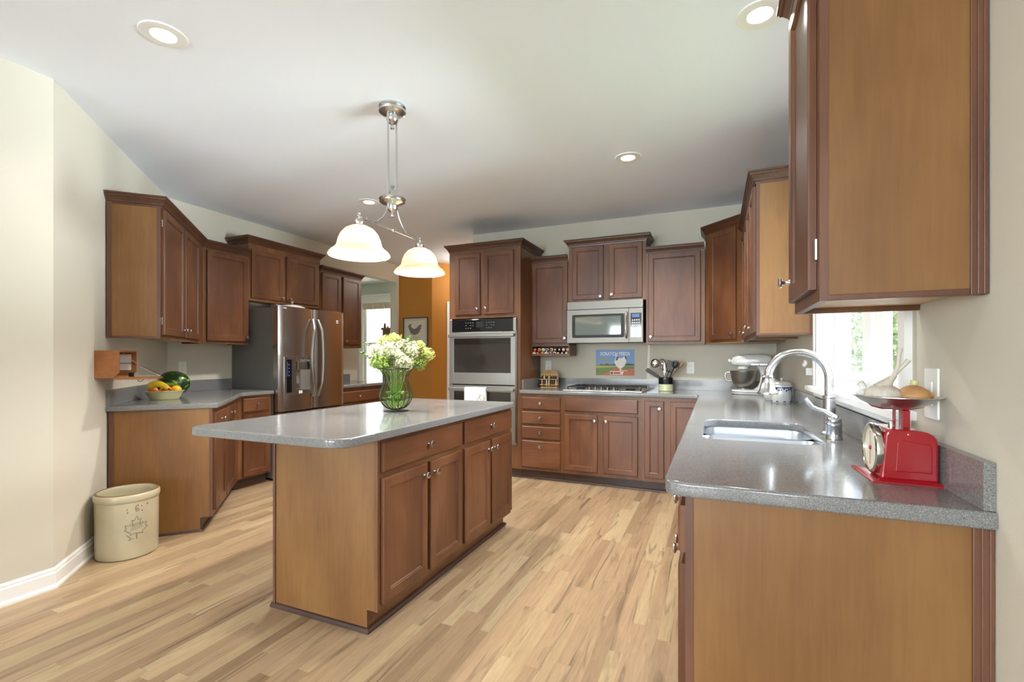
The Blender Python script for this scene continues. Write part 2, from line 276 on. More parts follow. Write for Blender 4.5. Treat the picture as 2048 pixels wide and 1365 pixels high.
# ---------------------------------------------------------------- mesh helpers
class MB:
    def __init__(s): s.b = bmesh.new()
    def box(s, x0, y0, z0, x1, y1, z1, mi=0):
        v = [s.b.verts.new(p) for p in ((x0,y0,z0),(x1,y0,z0),(x1,y1,z0),(x0,y1,z0),(x0,y0,z1),(x1,y0,z1),(x1,y1,z1),(x0,y1,z1))]
        for f in ((3,2,1,0),(4,5,6,7),(0,1,5,4),(1,2,6,5),(2,3,7,6),(3,0,4,7)):
            s.b.faces.new([v[i] for i in f]).material_index = mi
        return s
    def prism(s, pts, a, b_, axis='z', mi=0):
        """polygon pts (2d) extruded from a to b_ along axis: z:(x,y) x:(y,z) y:(x,z)"""
        f = {'z': lambda p, h: (p[0], p[1], h), 'x': lambda p, h: (h, p[0], p[1]), 'y': lambda p, h: (p[0], h, p[1])}[axis]
        lo = [s.b.verts.new(f(p, a)) for p in pts]; hi = [s.b.verts.new(f(p, b_)) for p in pts]
        n = len(pts)
        s.b.faces.new(lo[::-1]).material_index = mi; s.b.faces.new(hi).material_index = mi
        for i in range(n): s.b.faces.new((lo[i], lo[(i+1) % n], hi[(i+1) % n], hi[i])).material_index = mi
        return s
    def loft(s, loops, cap0=True, cap1=True, closed=True):
        rs = [[s.b.verts.new(p) for p in L] for L in loops]
        for a, b_ in zip(rs, rs[1:]):
            n = len(a)
            for i in range(n if closed else n-1):
                s.b.faces.new((a[i], a[(i+1) % n], b_[(i+1) % n], b_[i]))
        if cap0: s.b.faces.new(rs[0][::-1])
        if cap1: s.b.faces.new(rs[-1])
        return s
    def lathe(s, prof, c=(0, 0, 0), seg=24, axis='z', mi=0):
        """prof list of (r, h); r==0 ends close in a point"""
        rings = []
        for r, h in prof:
            if r < 1e-6: rings.append([s.b.verts.new(s._ax(0, 0, h, c, axis))])
            else: rings.append([s.b.verts.new(s._ax(r*math.cos(2*PI*i/seg), r*math.sin(2*PI*i/seg), h, c, axis)) for i in range(seg)])
        for a, b_ in zip(rings, rings[1:]):
            if len(a) == 1 and len(b_) == 1: continue
            for i in range(seg):
                j = (i+1) % seg
                if len(a) == 1: fv = (a[0], b_[i], b_[j])
                elif len(b_) == 1: fv = (a[i], a[j], b_[0])
                else: fv = (a[i], a[j], b_[j], b_[i])
                s.b.faces.new(fv).material_index = mi
        return s
    @staticmethod
    def _ax(x, y, h, c, axis):
        if axis == 'z': p = (x, y, h)
        elif axis == '-y': p = (x, -h, y)
        elif axis == 'x': p = (h, x, y)
        elif axis == '-x': p = (-h, x, y)
        return (p[0]+c[0], p[1]+c[1], p[2]+c[2])
    def tube(s, pts, r, seg=10, caps=True, flat=None):
        pts = [Vector(p) for p in pts]; n = len(pts)
        rr = r if isinstance(r, (list, tuple)) else [r]*n
        t = [(pts[min(i+1, n-1)]-pts[max(i-1, 0)]).normalized() for i in range(n)]
        up = Vector((0, 0, 1)) if abs(t[0].z) < .9 else Vector((1, 0, 0))
        a = t[0].cross(up).normalized(); loops = []
        for i in range(n):
            a = (a - t[i]*a.dot(t[i])).normalized(); b_ = t[i].cross(a)
            fl = flat or 1.0
            loops.append([pts[i]+(a*math.cos(2*PI*k/seg)+b_*math.sin(2*PI*k/seg)*fl)*rr[i] for k in range(seg)])
        return s.loft(loops, caps, caps)
    def ell(s, c, r, seg=20, rings=12, rot=None, fn=None):
        r = (r, r, r) if isinstance(r, (int, float)) else r
        L = []
        for i in range(rings+1):
            th = PI*i/rings; row = []
            for k in range(1 if i in (0, rings) else seg):
                p = Vector((math.sin(th)*math.cos(2*PI*k/seg), math.sin(th)*math.sin(2*PI*k/seg), -math.cos(th)))
                if fn: p = fn(p)
                p = Vector((p.x*r[0], p.y*r[1], p.z*r[2]))
                if rot: p = rot @ p
                row.append(s.b.verts.new(p+Vector(c)))
            L.append(row)
        for a, b_ in zip(L, L[1:]):
            for i in range(seg):
                j = (i+1) % seg
                if len(a) == 1: s.b.faces.new((a[0], b_[j], b_[i]))
                elif len(b_) == 1: s.b.faces.new((a[i], a[j], b_[0]))
                else: s.b.faces.new((a[i], a[j], b_[j], b_[i]))
        return s
    def poly(s, pts, mi=0):
        s.b.faces.new([s.b.verts.new(p) for p in pts]).material_index = mi; return s

def obj(name, mb, m, parent=None, loc=None, rot=None, smooth=False, bevel=0, seg=2, label=None, sub=0, solid=0):
    bm = mb.b
    bmesh.ops.recalc_face_normals(bm, faces=bm.faces[:])
    me = bpy.data.meshes.new(name); bm.to_mesh(me); bm.free()
    for mm in (m if isinstance(m, (list, tuple)) else [m]): me.materials.append(M[mm] if isinstance(mm, str) else mm)
    if smooth:
        me.polygons.foreach_set('use_smooth', [True]*len(me.polygons))
        try: me.set_sharp_from_angle(angle=math.radians(38))
        except Exception: pass
    o = bpy.data.objects.new(name, me); COL.objects.link(o)
    if parent: o.parent = parent
    if loc: o.location = loc
    if rot: o.rotation_euler = rot
    if solid: q = o.modifiers.new('solid', 'SOLIDIFY'); q.thickness = solid; q.offset = -1
    if bevel:
        q = o.modifiers.new('bevel', 'BEVEL'); q.width = bevel; q.segments = seg; q.limit_method = 'ANGLE'; q.angle_limit = math.radians(40)
    if sub: q = o.modifiers.new('sub', 'SUBSURF'); q.levels = sub; q.render_levels = sub
    if label: o['label'] = label
    return o
def tag(o, label, cat, group=None):
    o['label'] = label; o['category'] = cat
    if group: o['group'] = group
    return o
def thing(name, label, cat, loc=(0, 0, 0), rz=0, group=None):
    o = bpy.data.objects.new(name, None); COL.objects.link(o); o.location = loc; o.rotation_euler = (0, 0, rz); o.empty_display_size = .05
    return tag(o, label, cat, group)
def struct(name, mb, m, **k):
    o = obj(name, mb, m, **k)
    if not k.get('parent'): o['kind'] = 'structure'
    return o
def dup(root, loc=None, rz=None, label=None):
    r = root.copy(); COL.objects.link(r)
    if loc: r.location = loc
    if rz is not None: r.rotation_euler = (0, 0, rz)
    if label: r['label'] = label
    for ch in list(root.children):
        c = ch.copy(); COL.objects.link(c); c.parent = r
        for g in list(ch.children):
            d = g.copy(); COL.objects.link(d); d.parent = c
    return r
def sweep(path, prof, pre=None, post=None, z0=0):
    """profile (out, up) swept along a flat path; 'out' is to the right of travel"""
    mb = MB(); P = [Vector(p).to_2d() for p in path]; loops = []
    ext = [Vector(pre).to_2d() if pre else None] + P + [Vector(post).to_2d() if post else None]
    for i in range(1, len(ext)-1):
        ds = []
        if ext[i-1] is not None: ds.append((ext[i]-ext[i-1]).normalized())
        if ext[i+1] is not None: ds.append((ext[i+1]-ext[i]).normalized())
        rs = [Vector((d.y, -d.x)) for d in ds]
        r = rs[0] if len(rs) == 1 else (rs[0]+rs[1])/(1+rs[0].dot(rs[1]))
        loops.append([(ext[i].x+r.x*o_, ext[i].y+r.y*o_, z0+u_) for o_, u_ in prof])
    return mb.loft(loops)
def rrect(x0, y0, x1, y1, r, n=6):
    rr = r if isinstance(r, (list, tuple)) else [r]*4   # corners: (x1,y0) (x1,y1) (x0,y1) (x0,y0)
    pts = []
    for (cx, cy, a0), q in zip(((x1, y0, -90), (x1, y1, 0), (x0, y1, 90), (x0, y0, 180)), rr):
        if q <= 0: pts.append((cx, cy)); continue
        ccx = cx-q if cx == x1 else cx+q; ccy = cy-q if cy == y1 else cy+q
        for k in range(n+1):
            a = math.radians(a0+90*k/n); pts.append((ccx+q*math.cos(a), ccy+q*math.sin(a)))
    return pts
def text_mesh(body, size, m, parent, loc, rot=(PI/2, 0, 0), depth=.0006, sx=1.0, name='lettering'):
    cu = bpy.data.curves.new('t', 'FONT'); cu.body = body; cu.size = size; cu.extrude = depth; cu.align_x = 'CENTER'; cu.align_y = 'CENTER'; cu.resolution_u = 3; cu.offset = size*.012
    t = bpy.data.objects.new('t', cu); COL.objects.link(t)
    dg = bpy.context.evaluated_depsgraph_get(); me = bpy.data.meshes.new_from_object(t.evaluated_get(dg)); me.name = name
    bpy.data.objects.remove(t); bpy.data.curves.remove(cu)
    me.materials.clear(); me.materials.append(M[m])
    o = bpy.data.objects.new(name, me); COL.objects.link(o); o.parent = parent; o.location = loc; o.rotation_euler = rot; o.scale = (sx, 1, 1)
    return o

# ================================================================ THE SETTING
CZ = 2.735; XR = 0.54; YB = 5.11; XL = -4.69
R2 = math.sqrt(.5)
P0 = Vector((-3.265, 1.37))                      # near corner of the angled wall
def PA(s_, d_): return (P0.x - R2*s_ + R2*d_, P0.y + R2*s_ + R2*d_)
S_END = (P0.x-XL)/R2                             # angled wall meets the left wall
CORN = PA(S_END, 0)
struct('floor', MB().box(-9, -6.75, -.12, .70, 10.2, 0), 'floor')
struct('ceiling', MB().box(-9, -6.75, CZ, .70, 10.2, CZ+.12), 'ceiling')
WY0, WY1, WZ0, WZ1 = 1.85, 3.10, 1.075, 2.15
mb = MB(); mb.box(XR, -6.6, 0, .66, WY0, CZ); mb.box(XR, WY1, 0, .66, 5.23, CZ); mb.box(XR, WY0, 0, .66, WY1, WZ0); mb.box(XR, WY0, WZ1, .66, WY1, CZ)
struct('wall_right', mb, 'wall')
struct('wall_back', MB().box(-2.70, YB, 0, XR, 5.23, CZ), 'wall')
struct('wall_left_near', MB().box(-3.385, -.9, 0, -3.265, 1.32, CZ), 'wall')
mb = MB(); q = .12
mb.prism([(P0.x, P0.y), (CORN[0], CORN[1]), (CORN[0]-.17, CORN[1]), (P0.x-.12, P0.y-.05), (P0.x-.12, 1.32), (P0.x, 1.32)], 0, CZ)
struct('wall_left_angled', mb, 'wall')
mb = MB(); mb.box(XL-.12, CORN[1], 0, XL, 5.35, CZ); mb.box(XL-.12, 5.35, 2.455, XL, 6.25, CZ); mb.box(XL-.12, 6.25, 0, XL, 6.32, CZ)
struct('wall_left', mb, 'wall')
struct('wall_hall_left', MB().box(-4.81, 6.32, 0, -4.063, 6.44, CZ), 'orange')
mb = MB(); c = (-4.063, 6.32); L_ = 1.93
mb.prism([c, (c[0]+L_*R2, c[1]+L_*R2), (c[0]+L_*R2-.085, c[1]+L_*R2+.085), (c[0]-.085, c[1]+.12), (c[0], c[1]+.12)], 0, CZ)
struct('wall_hall_angled', mb, 'orange')
struct('wall_hall_right', MB().box(-2.70, 5.23, 0, -2.58, 7.75, CZ), 'orange')
mb = MB(); xs_ = [-7.4, -6.5, -4.7, -3.3, -1.5, -.8, .3, .66]
for i in range(0, 8, 2): mb.box(xs_[i], -6.72, 0, xs_[i+1], -6.6, CZ)
for i in (1, 3, 5): mb.box(xs_[i], -6.72, 0, xs_[i+1], -6.6, .47); mb.box(xs_[i], -6.72, 2.43, xs_[i+1], -6.6, CZ)
struct('wall_rear', mb, 'wall')
struct('wall_family_left', MB().box(-7.52, -6.72, 0, -7.4, -.78, CZ), 'wall')
struct('wall_family_front', MB().box(-7.4, -.9, 0, -3.385, -.78, CZ), 'wall')
# dining room beyond the doorway
DX0, DX1, DZ0, DZ1 = -6.50, -5.15, .72, 2.32
mb = MB(); mb.box(-8.6, 7.6, 0, DX0, 7.72, CZ); mb.box(DX1, 7.6, 0, -3.2, 7.72, CZ); mb.box(DX0, 7.6, 0, DX1, 7.72, DZ0); mb.box(DX0, 7.6, DZ1, DX1, 7.72, CZ)
struct('wall_dining_back', mb, 'wall_green')
struct('wall_dining_left', MB().box(-8.72, 2.9, 0, -8.6, 7.72, CZ), 'wall_green')
struct('wall_dining_front', MB().box(-8.6, 2.9, 0, -4.86, 3.02, CZ), 'wall_green')

def window(n, y0, y1, z0, z1, x, depth, splits):
    """window in a wall facing -X; frame sits at x"""
    mb = MB(); t = .05
    mb.box(x-.02, y0, z0, x+.05, y0+t, z1); mb.box(x-.02, y1-t, z0, x+.05, y1, z1); mb.box(x-.02, y0+t, z0, x+.05, y1-t, z0+t); mb.box(x-.02, y0+t, z1-t, x+.05, y1-t, z1)
    ym = (y0+y1)/2; mb.box(x-.02, ym-.05, z0+t, x+.05, ym+.05, z1-t)
    # reveal lining
    mb.box(XR, y0, z0-.0, x-.02, y0+.012, z1); mb.box(XR, y1-.012, z0, x-.02, y1, z1); mb.box(XR, y0+.012, z1-.012, x-.02, y1-.012, z1)
    o = struct('window_%d' % n, mb, 'white', bevel=.003)
    for a, b_ in ((y0+t, ym-.05), (ym+.05, y1-t)):
        mb = MB(); s_ = .045
        mb.box(x-.005, a, z0+t, x+.03, a+s_*2, z1-t); mb.box(x-.005, b_-s_*2, z0+t, x+.03, b_, z1-t); mb.box(x-.005, a+s_*2, z0+t, x+.03, b_-s_*2, z0+t+s_); mb.box(x-.005, a+s_*2, z1-t-s_, x+.03, b_-s_*2, z1-t)
        sa = obj('sash', mb, 'white', o, bevel=.004)
        obj('pane', MB().box(x+.010, a+s_*2, z0+t+s_, x+.014, b_-s_*2, z1-t-s_), 'pane', sa)
    return o
w1 = window(1, WY0, WY1, WZ0, WZ1, .625, .1, 2)
# casing: fluted side legs, head, stool and apron
prof = [(0, 0), (.006, .0), (.006, .012), (.014, .018), (.014, .06), (.020, .066), (.020, .092), (0, .092)]
for ya, sgn, nm in ((WY0, -1, 'r'), (WY1, 1, 'l')):
    pts = [(XR-a, ya+sgn*b_) for a, b_ in prof]
    wd = .092 if sgn < 0 else .098
    obj('window_casing', MB().prism([(XR-a, ya+sgn*min(b_, wd)) for a, b_ in prof], 1.075, WZ1+.0), 'white', w1)
obj('window_casing', MB().box(XR-.018, WY0-.092, WZ1, XR, WY1+.098, WZ1+.09), 'white', w1)
obj('window_stool', MB().prism(rrect(XR-.058, WY0-.125, XR+.110, WY1+.1, .003, 2), 1.052, 1.079), 'white', w1, bevel=.008, seg=3)
obj('window_apron', MB().box(XR-.017, WY0-.09, 1.019, XR, WY1+.09, 1.052), 'white', w1, bevel=.004)
# dining window with roman shade and cornice
mb = MB(); t = .06
mb.box(DX0, 7.62, DZ0, DX0+t, 7.69, DZ1); mb.box(DX1-t, 7.62, DZ0, DX1, 7.69, DZ1); mb.box(DX0+t, 7.62, DZ0, DX1-t, 7.69, DZ0+t); mb.box(DX0+t, 7.62, DZ1-t, DX1-t, 7.69, DZ1); mb.box(DX0+t, 7.63, 1.50, DX1-t, 7.68, 1.55)
mb.box(DX0-.10, 7.58, DZ0-.08, DX0, 7.60, DZ1); mb.box(DX1, 7.58, DZ0-.08, DX1+.10, 7.60, DZ1)
w2 = struct('window_2', mb, 'white', bevel=.004)
obj('pane', MB().box(DX0+t, 7.65, DZ0+t, DX1-t, 7.655, DZ1-t), 'pane', w2)
mb = MB(); mb.box(DX0-.14, 7.50, 2.335, DX1+.14, 7.60, 2.36); mb.box(DX0-.12, 7.52, 2.36, DX1+.12, 7.60, 2.46); mb.box(DX0-.16, 7.48, 2.46, DX1+.16, 7.60, 2.49)
obj('window_head_trim', mb, 'white', w2)
mb = MB(); zs = [2.33, 2.26, 2.20, 2.215, 2.235]
for i in range(3): mb.box(DX0+.01, 7.575-.012*i, 2.21+.035*i, DX1-.01, 7.59, 2.335)
for i in range(1, 5): mb.box(DX0+(DX1-DX0)*i/5-.003, 7.54, 2.21, DX0+(DX1-DX0)*i/5+.003, 7.575, 2.33)
tag(obj('roman_shade', mb, 'shade_fabric'), 'oat fabric roman shade drawn up at the bright window seen through the doorway', 'window shade')
for k, (x0, x1) in enumerate(((-6.5, -4.7), (-3.3, -1.5), (-.8, .3))):
    mb = MB(); y0, y1 = -6.64, -6.58; za, zb = .47, 2.43
    mb.box(x0, y0, za, x0+.05, y1, zb); mb.box(x1-.05, y0, za, x1, y1, zb); mb.box(x0+.05, y0, za, x1-.05, y1, za+.05); mb.box(x0+.05, y0, zb-.05, x1-.05, y1, zb); mb.box((x0+x1)/2-.025, y0, za+.05, (x0+x1)/2+.025, y1-.01, zb-.05); mb.box(x0+.05, y0, 1.43, x1-.05, y1-.01, 1.47)
    struct('window_%d' % (3+k), mb, 'white')
# door and casing on the angled hall wall
a_ = Vector((c[0]+.167, c[1]+.167)); u_ = Vector((R2, R2)); n_ = Vector((R2, -R2))
def hp(du, dn, z): p = a_+u_*du+n_*dn; return (p.x, p.y, z)
def hbox(mb, u0, u1, n0, n1, z0, z1):
    lo = [hp(u0, n0, z0), hp(u1, n0, z0), hp(u1, n1, z0), hp(u0, n1, z0)]; hi = [(p[0], p[1], z1) for p in lo]
    return mb.loft([lo, hi])
mb = MB(); hbox(mb, 0, .075, 0, .022, 0, 2.13); hbox(mb, .075, .925, 0, .022, 2.055, 2.13); hbox(mb, .925, 1.0, 0, .022, 0, 2.13)
hbox(mb, .072, .085, 0, .03, 0, 2.05)
dr = struct('door_1', mb, 'white', bevel=.004)
mb = MB(); hbox(mb, .09, .915, 0, .012, .01, 2.05); hbox(mb, .20, .80, .012, .018, .2, .95); hbox(mb, .20, .80, .012, .018, 1.1, 1.9)
obj('door_slab', mb, 'white', dr, bevel=.004)
mb = MB(); hbox(mb, .082, .094, .012, .03, .3, .39); hbox(mb, .082, .094, .012, .03, 1.02, 1.11)
obj('hinge', mb, 'nickel', dr)

# baseboards with a stepped top and shoe
bprof = [(0, 0), (.022, 0), (.022, .012), (.014, .024), (.014, .082), (.010, .090), (.010, .100), (.004, .110), (0, .110)]
struct('baseboard_left', sweep([(P0.x, -.88), (P0.x, P0.y), PA(.66, 0)], bprof), 'white')
struct('baseboard_right', sweep([(XR, 1.29), (XR, -6.5)], bprof), 'white')
struct('baseboard_hall', sweep([(-4.66, 6.32), (-4.063, 6.32), (-4.063+.15, 6.32+.15)], bprof), 'white')

# garden outside the sink window
tag(obj('lawn', MB().box(.8, -14, -.4, 40, 24, -.31), 'lawn'), 'pale sunlit lawn outside the sink window', 'grass')['kind'] = 'stuff'
def tree(x, y, h, rad, label):
    t = thing('garden_tree', label, 'tree', (x, y, -.29), 0, None)
    obj('trunk', MB().tube([(0, 0, 0), (.05, .04, h*.3), (-.05, 0, h*.6)], [.16, .12, .07]), 'bark', t)
    mb = MB(); rnd = random.Random(int(x*100))
    for i in range(2600):
        p = Vector((rnd.gauss(0, 1), rnd.gauss(0, 1), rnd.gauss(0, 1))).normalized()*(rnd.random()**.4)
        cpt = Vector((p.x*rad, p.y*rad, h*.55+p.z*h*.45)); a = Vector((rnd.gauss(0, 1), rnd.gauss(0, 1), rnd.gauss(0, 1))).normalized()*.10; b_ = a.cross(Vector((rnd.random(), rnd.random(), rnd.random())))*1.2
        mb.poly([cpt-a, cpt+b_*.6, cpt+a, cpt-b_*.6])
    obj('foliage', mb, 'tree', t)
tree(4.3, 16.0, 4.8, 1.1, 'leafy green tree outside, seen through the left pane of the sink window')
tree(4.6, 13.0, 4.2, .9, 'leafy green tree outside, beside the right edge of the sink window')

# ================================================================ CABINETS
KNOB = [(0, 0), (.0075, 0), (.0075, .002), (.0045, .006), (.0045, .014), (.007, .019), (.0145, .022), (.0165, .026), (.0145, .0295), (.006, .031), (0, .0315)]
def knob(parent, x, z, y=-.02):
    o = bpy.data.objects.get('knob_source_mesh')
    if 'knobmesh' not in globals():
        k = obj('knob', MB().lathe(KNOB, axis='-y', seg=20), 'nickel', parent, (x, y, z), smooth=True); globals()['knobmesh'] = k.data; return k
    k = bpy.data.objects.new('knob', globals()['knobmesh']); COL.objects.link(k); k.parent = parent; k.location = (x, y, z); return k
def front(kind, parent, x, z, w_, h_, kn=None, t=.02, hinge=None):
    mb = MB()
    def ring(i, y): return [(i, y, i), (w_-i, y, i), (w_-i, y, h_-i), (i, y, h_-i)]
    if kind == 'door':
        r = .056
        loops = [ring(0, -.001), ring(0, -t+.005), ring(.002, -t+.001), ring(.006, -t), ring(r-.010, -t), ring(r-.006, -t+.004), ring(r-.003, -t+.004), ring(r, -t+.010)]
        mb.loft(loops); m = 'door'
    else:
        mb.loft([ring(0, -.001), ring(0, -t+.006), ring(.003, -t+.003), ring(.007, -t)]); m = 'door_h'
    nm = 'door' if kind == 'door' else 'drawer'
    o = obj(nm, mb, m, parent, (x, 0, z))
    if kn: knob(o, kn[0]-x, kn[1]-z, -t)
    if hinge is not None:
        for zz in (.07, h_-.12):
            obj('hinge', MB().lathe([(0, 0), (.005, 0), (.005, .05), (0, .05)], (hinge, -.004, zz), 10), 'nickel', o)
    return o
CROWN = [(0, -.012), (.006, -.012), (.008, .002), (.014, .006), (.016, .014), (.030, .034), (.038, .040), (.040, .048), (.046, .050), (.046, .062), (0, .062)]
def crown_part(parent, path, top, pre=None, post=None):
    return obj('crown_moulding', sweep(path, CROWN, pre, post, z0=top), 'crown', parent, smooth=False)
def side_profile(d, h, toe=True): return [(0, .10), (0, h), (d, h), (d, 0), (.075, 0), (.075, .10)] if toe else [(0, 0), (0, h), (d, h), (d, 0)]
SHOE = [(0, 0), (.014, 0), (.013, .008), (.008, .015), (0, .018)]
def base_cab(label, x, y, rz, w_, d, fronts, h=.876, group=None, carc=None, name='base_cabinet', shoe=True):
    t = thing(name, label, 'cabinet', (x, y, 0), rz, group)
    obj('carcass', carc or MB().prism(side_profile(d, h), 0, w_, 'x'), 'frame', t)
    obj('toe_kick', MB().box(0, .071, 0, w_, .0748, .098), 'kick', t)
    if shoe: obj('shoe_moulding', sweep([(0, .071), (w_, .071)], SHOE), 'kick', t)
    for f in fronts: front(f[0], t, *f[1:5], kn=f[5] if len(f) > 5 else None)
    return t
def wall_cab(label, x, y, z, rz, w_, d, h, fronts, crown=None, under=True, group=None, pre=None, post=None, name='wall_cabinet'):
    t = thing(name, label, 'cabinet', (x, y, z), rz, group)
    mb = MB().box(0, 0, .02, w_, d, h)
    mb.box(0, 0, 0, w_, .019, .02); mb.box(0, .019, 0, .015, d, .02); mb.box(w_-.015, .019, 0, w_, d, .02)
    obj('carcass', mb, 'frame', t)
    if under: obj('bottom_panel', MB().box(.015, .019, .016, w_-.015, d-.002, .0195), 'under', t)
    for f in fronts: front(f[0], t, *f[1:5], kn=f[5] if len(f) > 5 else None, hinge=f[6] if len(f) > 6 else None)
    if crown: crown_part(t, crown, h-.002, pre, post)
    return t
def side_panel(t, x0, d, h, z0=0, side=1, toe=True, mould=True, name='side_panel'):
    """veneer skin on an end of a cabinet; side=+1 on the +x end, -1 on the x=0 end"""
    xa, xb = (x0, x0+.004*side)
    pr = [(.018, .10), (.018, h), (d-.004, h), (d-.004, 0), (.075, 0), (.075, .10)] if toe else [(.018, .0), (.018, h), (d-.004, h), (d-.004, .0)]
    pr = [(a, b_+z0) for a, b_ in pr]
    return obj(name, MB().prism(pr, min(xa, xb), max(xa, xb), 'x'), 'veneer', t)

# ---- back wall, base run (local x runs to the right, y goes into the wall)
FY = 4.50
def lx(*v): return v
base_cab('brown base cabinet with a stack of four drawers beside the wall ovens', -1.828, FY, 0, .455, .60,
         [('drawer', .019, z, .41, h_, (.224, z+h_*.52)) for z, h_ in ((.717, .125), (.570, .125), (.422, .125))]+[('drawer', .019, .129, .41, .272, (.224, .345))])
base_cab('brown base cabinet with two doors under the cooktop', -1.372, FY, 0, .759, .60,
         [('drawer', .020, .717, .70, .128), ('door', .020, .137, .322, .55, (.315, .635)), ('door', .398, .137, .322, .55, (.425, .635))])
base_cab('narrow brown base cabinet with one tall door right of the cooktop', -.613, FY, 0, .228, .60,
         [('door', .020, .137, .172, .705, (.155, .775))])
base_cab('brown corner base cabinet with one tall door, partly behind the right-hand worktop', -.385, FY, 0, .315, .60,
         [('door', .018, .137, .268, .705)])
# ---- right wall, base run under the sink worktop (doors face left, local x runs towards the camera)
RX = -.07
def two(w_, drawers=True):
    g = .02; dw = (w_-g*2-.026)/2; r = []
    if drawers: r += [('drawer', g, .717, w_-2*g, .125, (w_/2, .78))]
    r += [('door', g, .137, dw, .55, (g+dw-.03, .635)), ('door', w_-g-dw, .137, dw, .55, (w_-g-dw+.03, .635))]
    return r
base_cab('brown base cabinet at the far end of the sink run, next to the room corner', RX, 4.478, -PI/2, .83, .608, two(.83), shoe=False)
base_cab('brown base cabinet between the sink and the room corner', RX, 3.648, -PI/2, .798, .608, two(.798), shoe=False)
mb = MB(); mb.prism([(0, .10), (0, .68), (.608, .68), (.608, 0), (.075, 0), (.075, .10)], 0, .93, 'x'); mb.box(0, 0, .68, .93, .008, .876); mb.box(0, .008, .68, .018, .608, .876); mb.box(.912, .008, .68, .93, .608, .876)
base_cab('brown base cabinet under the double sink', RX, 2.85, -PI/2, .93, .608, two(.93), carc=mb, shoe=False)
t = base_cab('near brown base cabinet with broad tan end panel under the sink worktop', RX, 1.92, -PI/2, .60, .608, two(.60), shoe=False)
side_panel(t, .600, .61, .876, side=1)
mb = MB(); mb.box(.600, 0, .10, .606, .020, .876); obj('corner_stile', mb, 'edge', t)
mb = MB(); mb.box(.604, .575, 0, .610, .609, .876); mb.box(.604, .588, 0, .613, .609, .876); mb.box(.604, .600, 0, .616, .609, .876); obj('edge_moulding', mb, 'edge', t, bevel=.002)

# ---- left base run: a cabinet on the angled wall, one beside the fridge, one beyond it
FS = .68; FD = .61; org = PA(FS, FD); LX = XL+.61
wA = (org[0]-LX)/R2
innc = (LX, org[1]+(org[0]-LX))
t = thing('base_cabinet', 'brown angled base cabinet with a broad tan end panel behind the stoneware crock', 'cabinet', (*org, 0), math.radians(135))
# footprint in local coords: x along the front, y into the wall
def loc135(p):
    dx, dy = p[0]-org[0], p[1]-org[1]; return (-R2*dx+R2*dy, -R2*dx-R2*dy)
cl = loc135(CORN)
mb = MB(); mb.prism([(0, 0), (wA, 0), (cl[0]-.01, cl[1]-.01), (0, .60)], .10, .876)
mb.prism([(0, .075), (wA+.03, .075), (cl[0]-.01, cl[1]-.01), (0, .60)], 0, .10)
obj('carcass', mb, 'frame', t)
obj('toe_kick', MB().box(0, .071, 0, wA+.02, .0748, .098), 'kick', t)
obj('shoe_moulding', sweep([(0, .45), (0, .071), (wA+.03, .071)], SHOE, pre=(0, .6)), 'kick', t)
for f in (('drawer', .02, .717, .385, .125, (.21, .78)), ('drawer', .43, .717, .415, .125, (.637, .78)), ('door', .02, .137, .385, .55, (.375, .64)), ('door', .43, .137, .415, .55, (.46, .64))):
    front(f[0], t, *f[1:5], kn=f[5])
side_panel(t, 0, .60, .876, side=-1)
obj('edge_moulding', MB().box(-.010, .57, 0, -.004, .599, .876), 'edge', t, bevel=.002)
obj('corner_stile', MB().box(-.006, 0, .10, 0, .02, .876), 'edge', t)
base_cab('narrow brown base cabinet with one drawer and one door beside the fridge', LX, innc[1]+.002, PI/2, 3.405-innc[1]-.002, .60,
         [('drawer', .045, .723, .285, .128, (.19, .79)), ('door', .045, .117, .285, .58)], shoe=True)
base_cab('brown base cabinet beyond the fridge, under the worktop before the doorway', LX, 4.365, PI/2, .93, .60,
         [('drawer', .03, .70, .68, .128, (.30, .765)), ('door', .03, .137, .325, .54, (.33, .62)), ('door', .385, .137, .325, .54, (.41, .62))])

# ---- worktops
def counter(name, label, outline, z0=.876, z1=.914, hole=None, bev=.007):
    cu = bpy.data.curves.new('t', 'CURVE'); cu.dimensions = '2D'; cu.fill_mode = 'BOTH'
    for poly in [outline]+([hole] if hole else []):
        sp = cu.splines.new('POLY'); sp.points.add(len(poly)-1); sp.use_cyclic_u = True
        for p, q in zip(sp.points, poly): p.co = (q[0], q[1], 0, 1)
    cu.extrude = (z1-z0)/2-bev; cu.bevel_depth = bev; cu.bevel_resolution = 3; cu.offset = -bev
    t = bpy.data.objects.new('t', cu); COL.objects.link(t)
    me = bpy.data.meshes.new_from_object(t.evaluated_get(bpy.context.evaluated_depsgraph_get())); bpy.data.objects.remove(t); bpy.data.curves.remove(cu)
    me.name = name; me.materials.clear(); me.materials.append(M['quartz']); me.transform(Matrix.Translation((0, 0, (z0+z1)/2)))
    me.polygons.foreach_set('use_smooth', [True]*len(me.polygons)); me.set_sharp_from_angle(angle=math.radians(35))
    o = bpy.data.objects.new(name, me); COL.objects.link(o)
    return tag(o, label, 'worktop')
SINKH = rrect(-.045, 2.045, .392, 2.715, [.10, .08, .08, .06], 8)
right_out = [(-1.8275, FY-.03)]+[(-.16, FY-.03), (-.138, FY-.036), (-.126, FY-.055)]+[(-.124, 1.355), (-.118, 1.32), (-.104, 1.302), (-.075, 1.295)]+[(XR-.001, 1.295), (XR-.001, YB-.001), (-1.8275, YB-.001)]
rt = counter('worktop', 'L-shaped speckled grey worktop running from the wall ovens round to the sink', right_out, hole=SINKH)
obj('backsplash', MB().box(-1.80, YB-.02, .9145, XR-.022, YB-.001, 1.016), 'quartz', rt)
obj('backsplash', MB().box(XR-.021, 1.303, .9145, XR-.001, YB-.001, 1.016), 'quartz', rt)
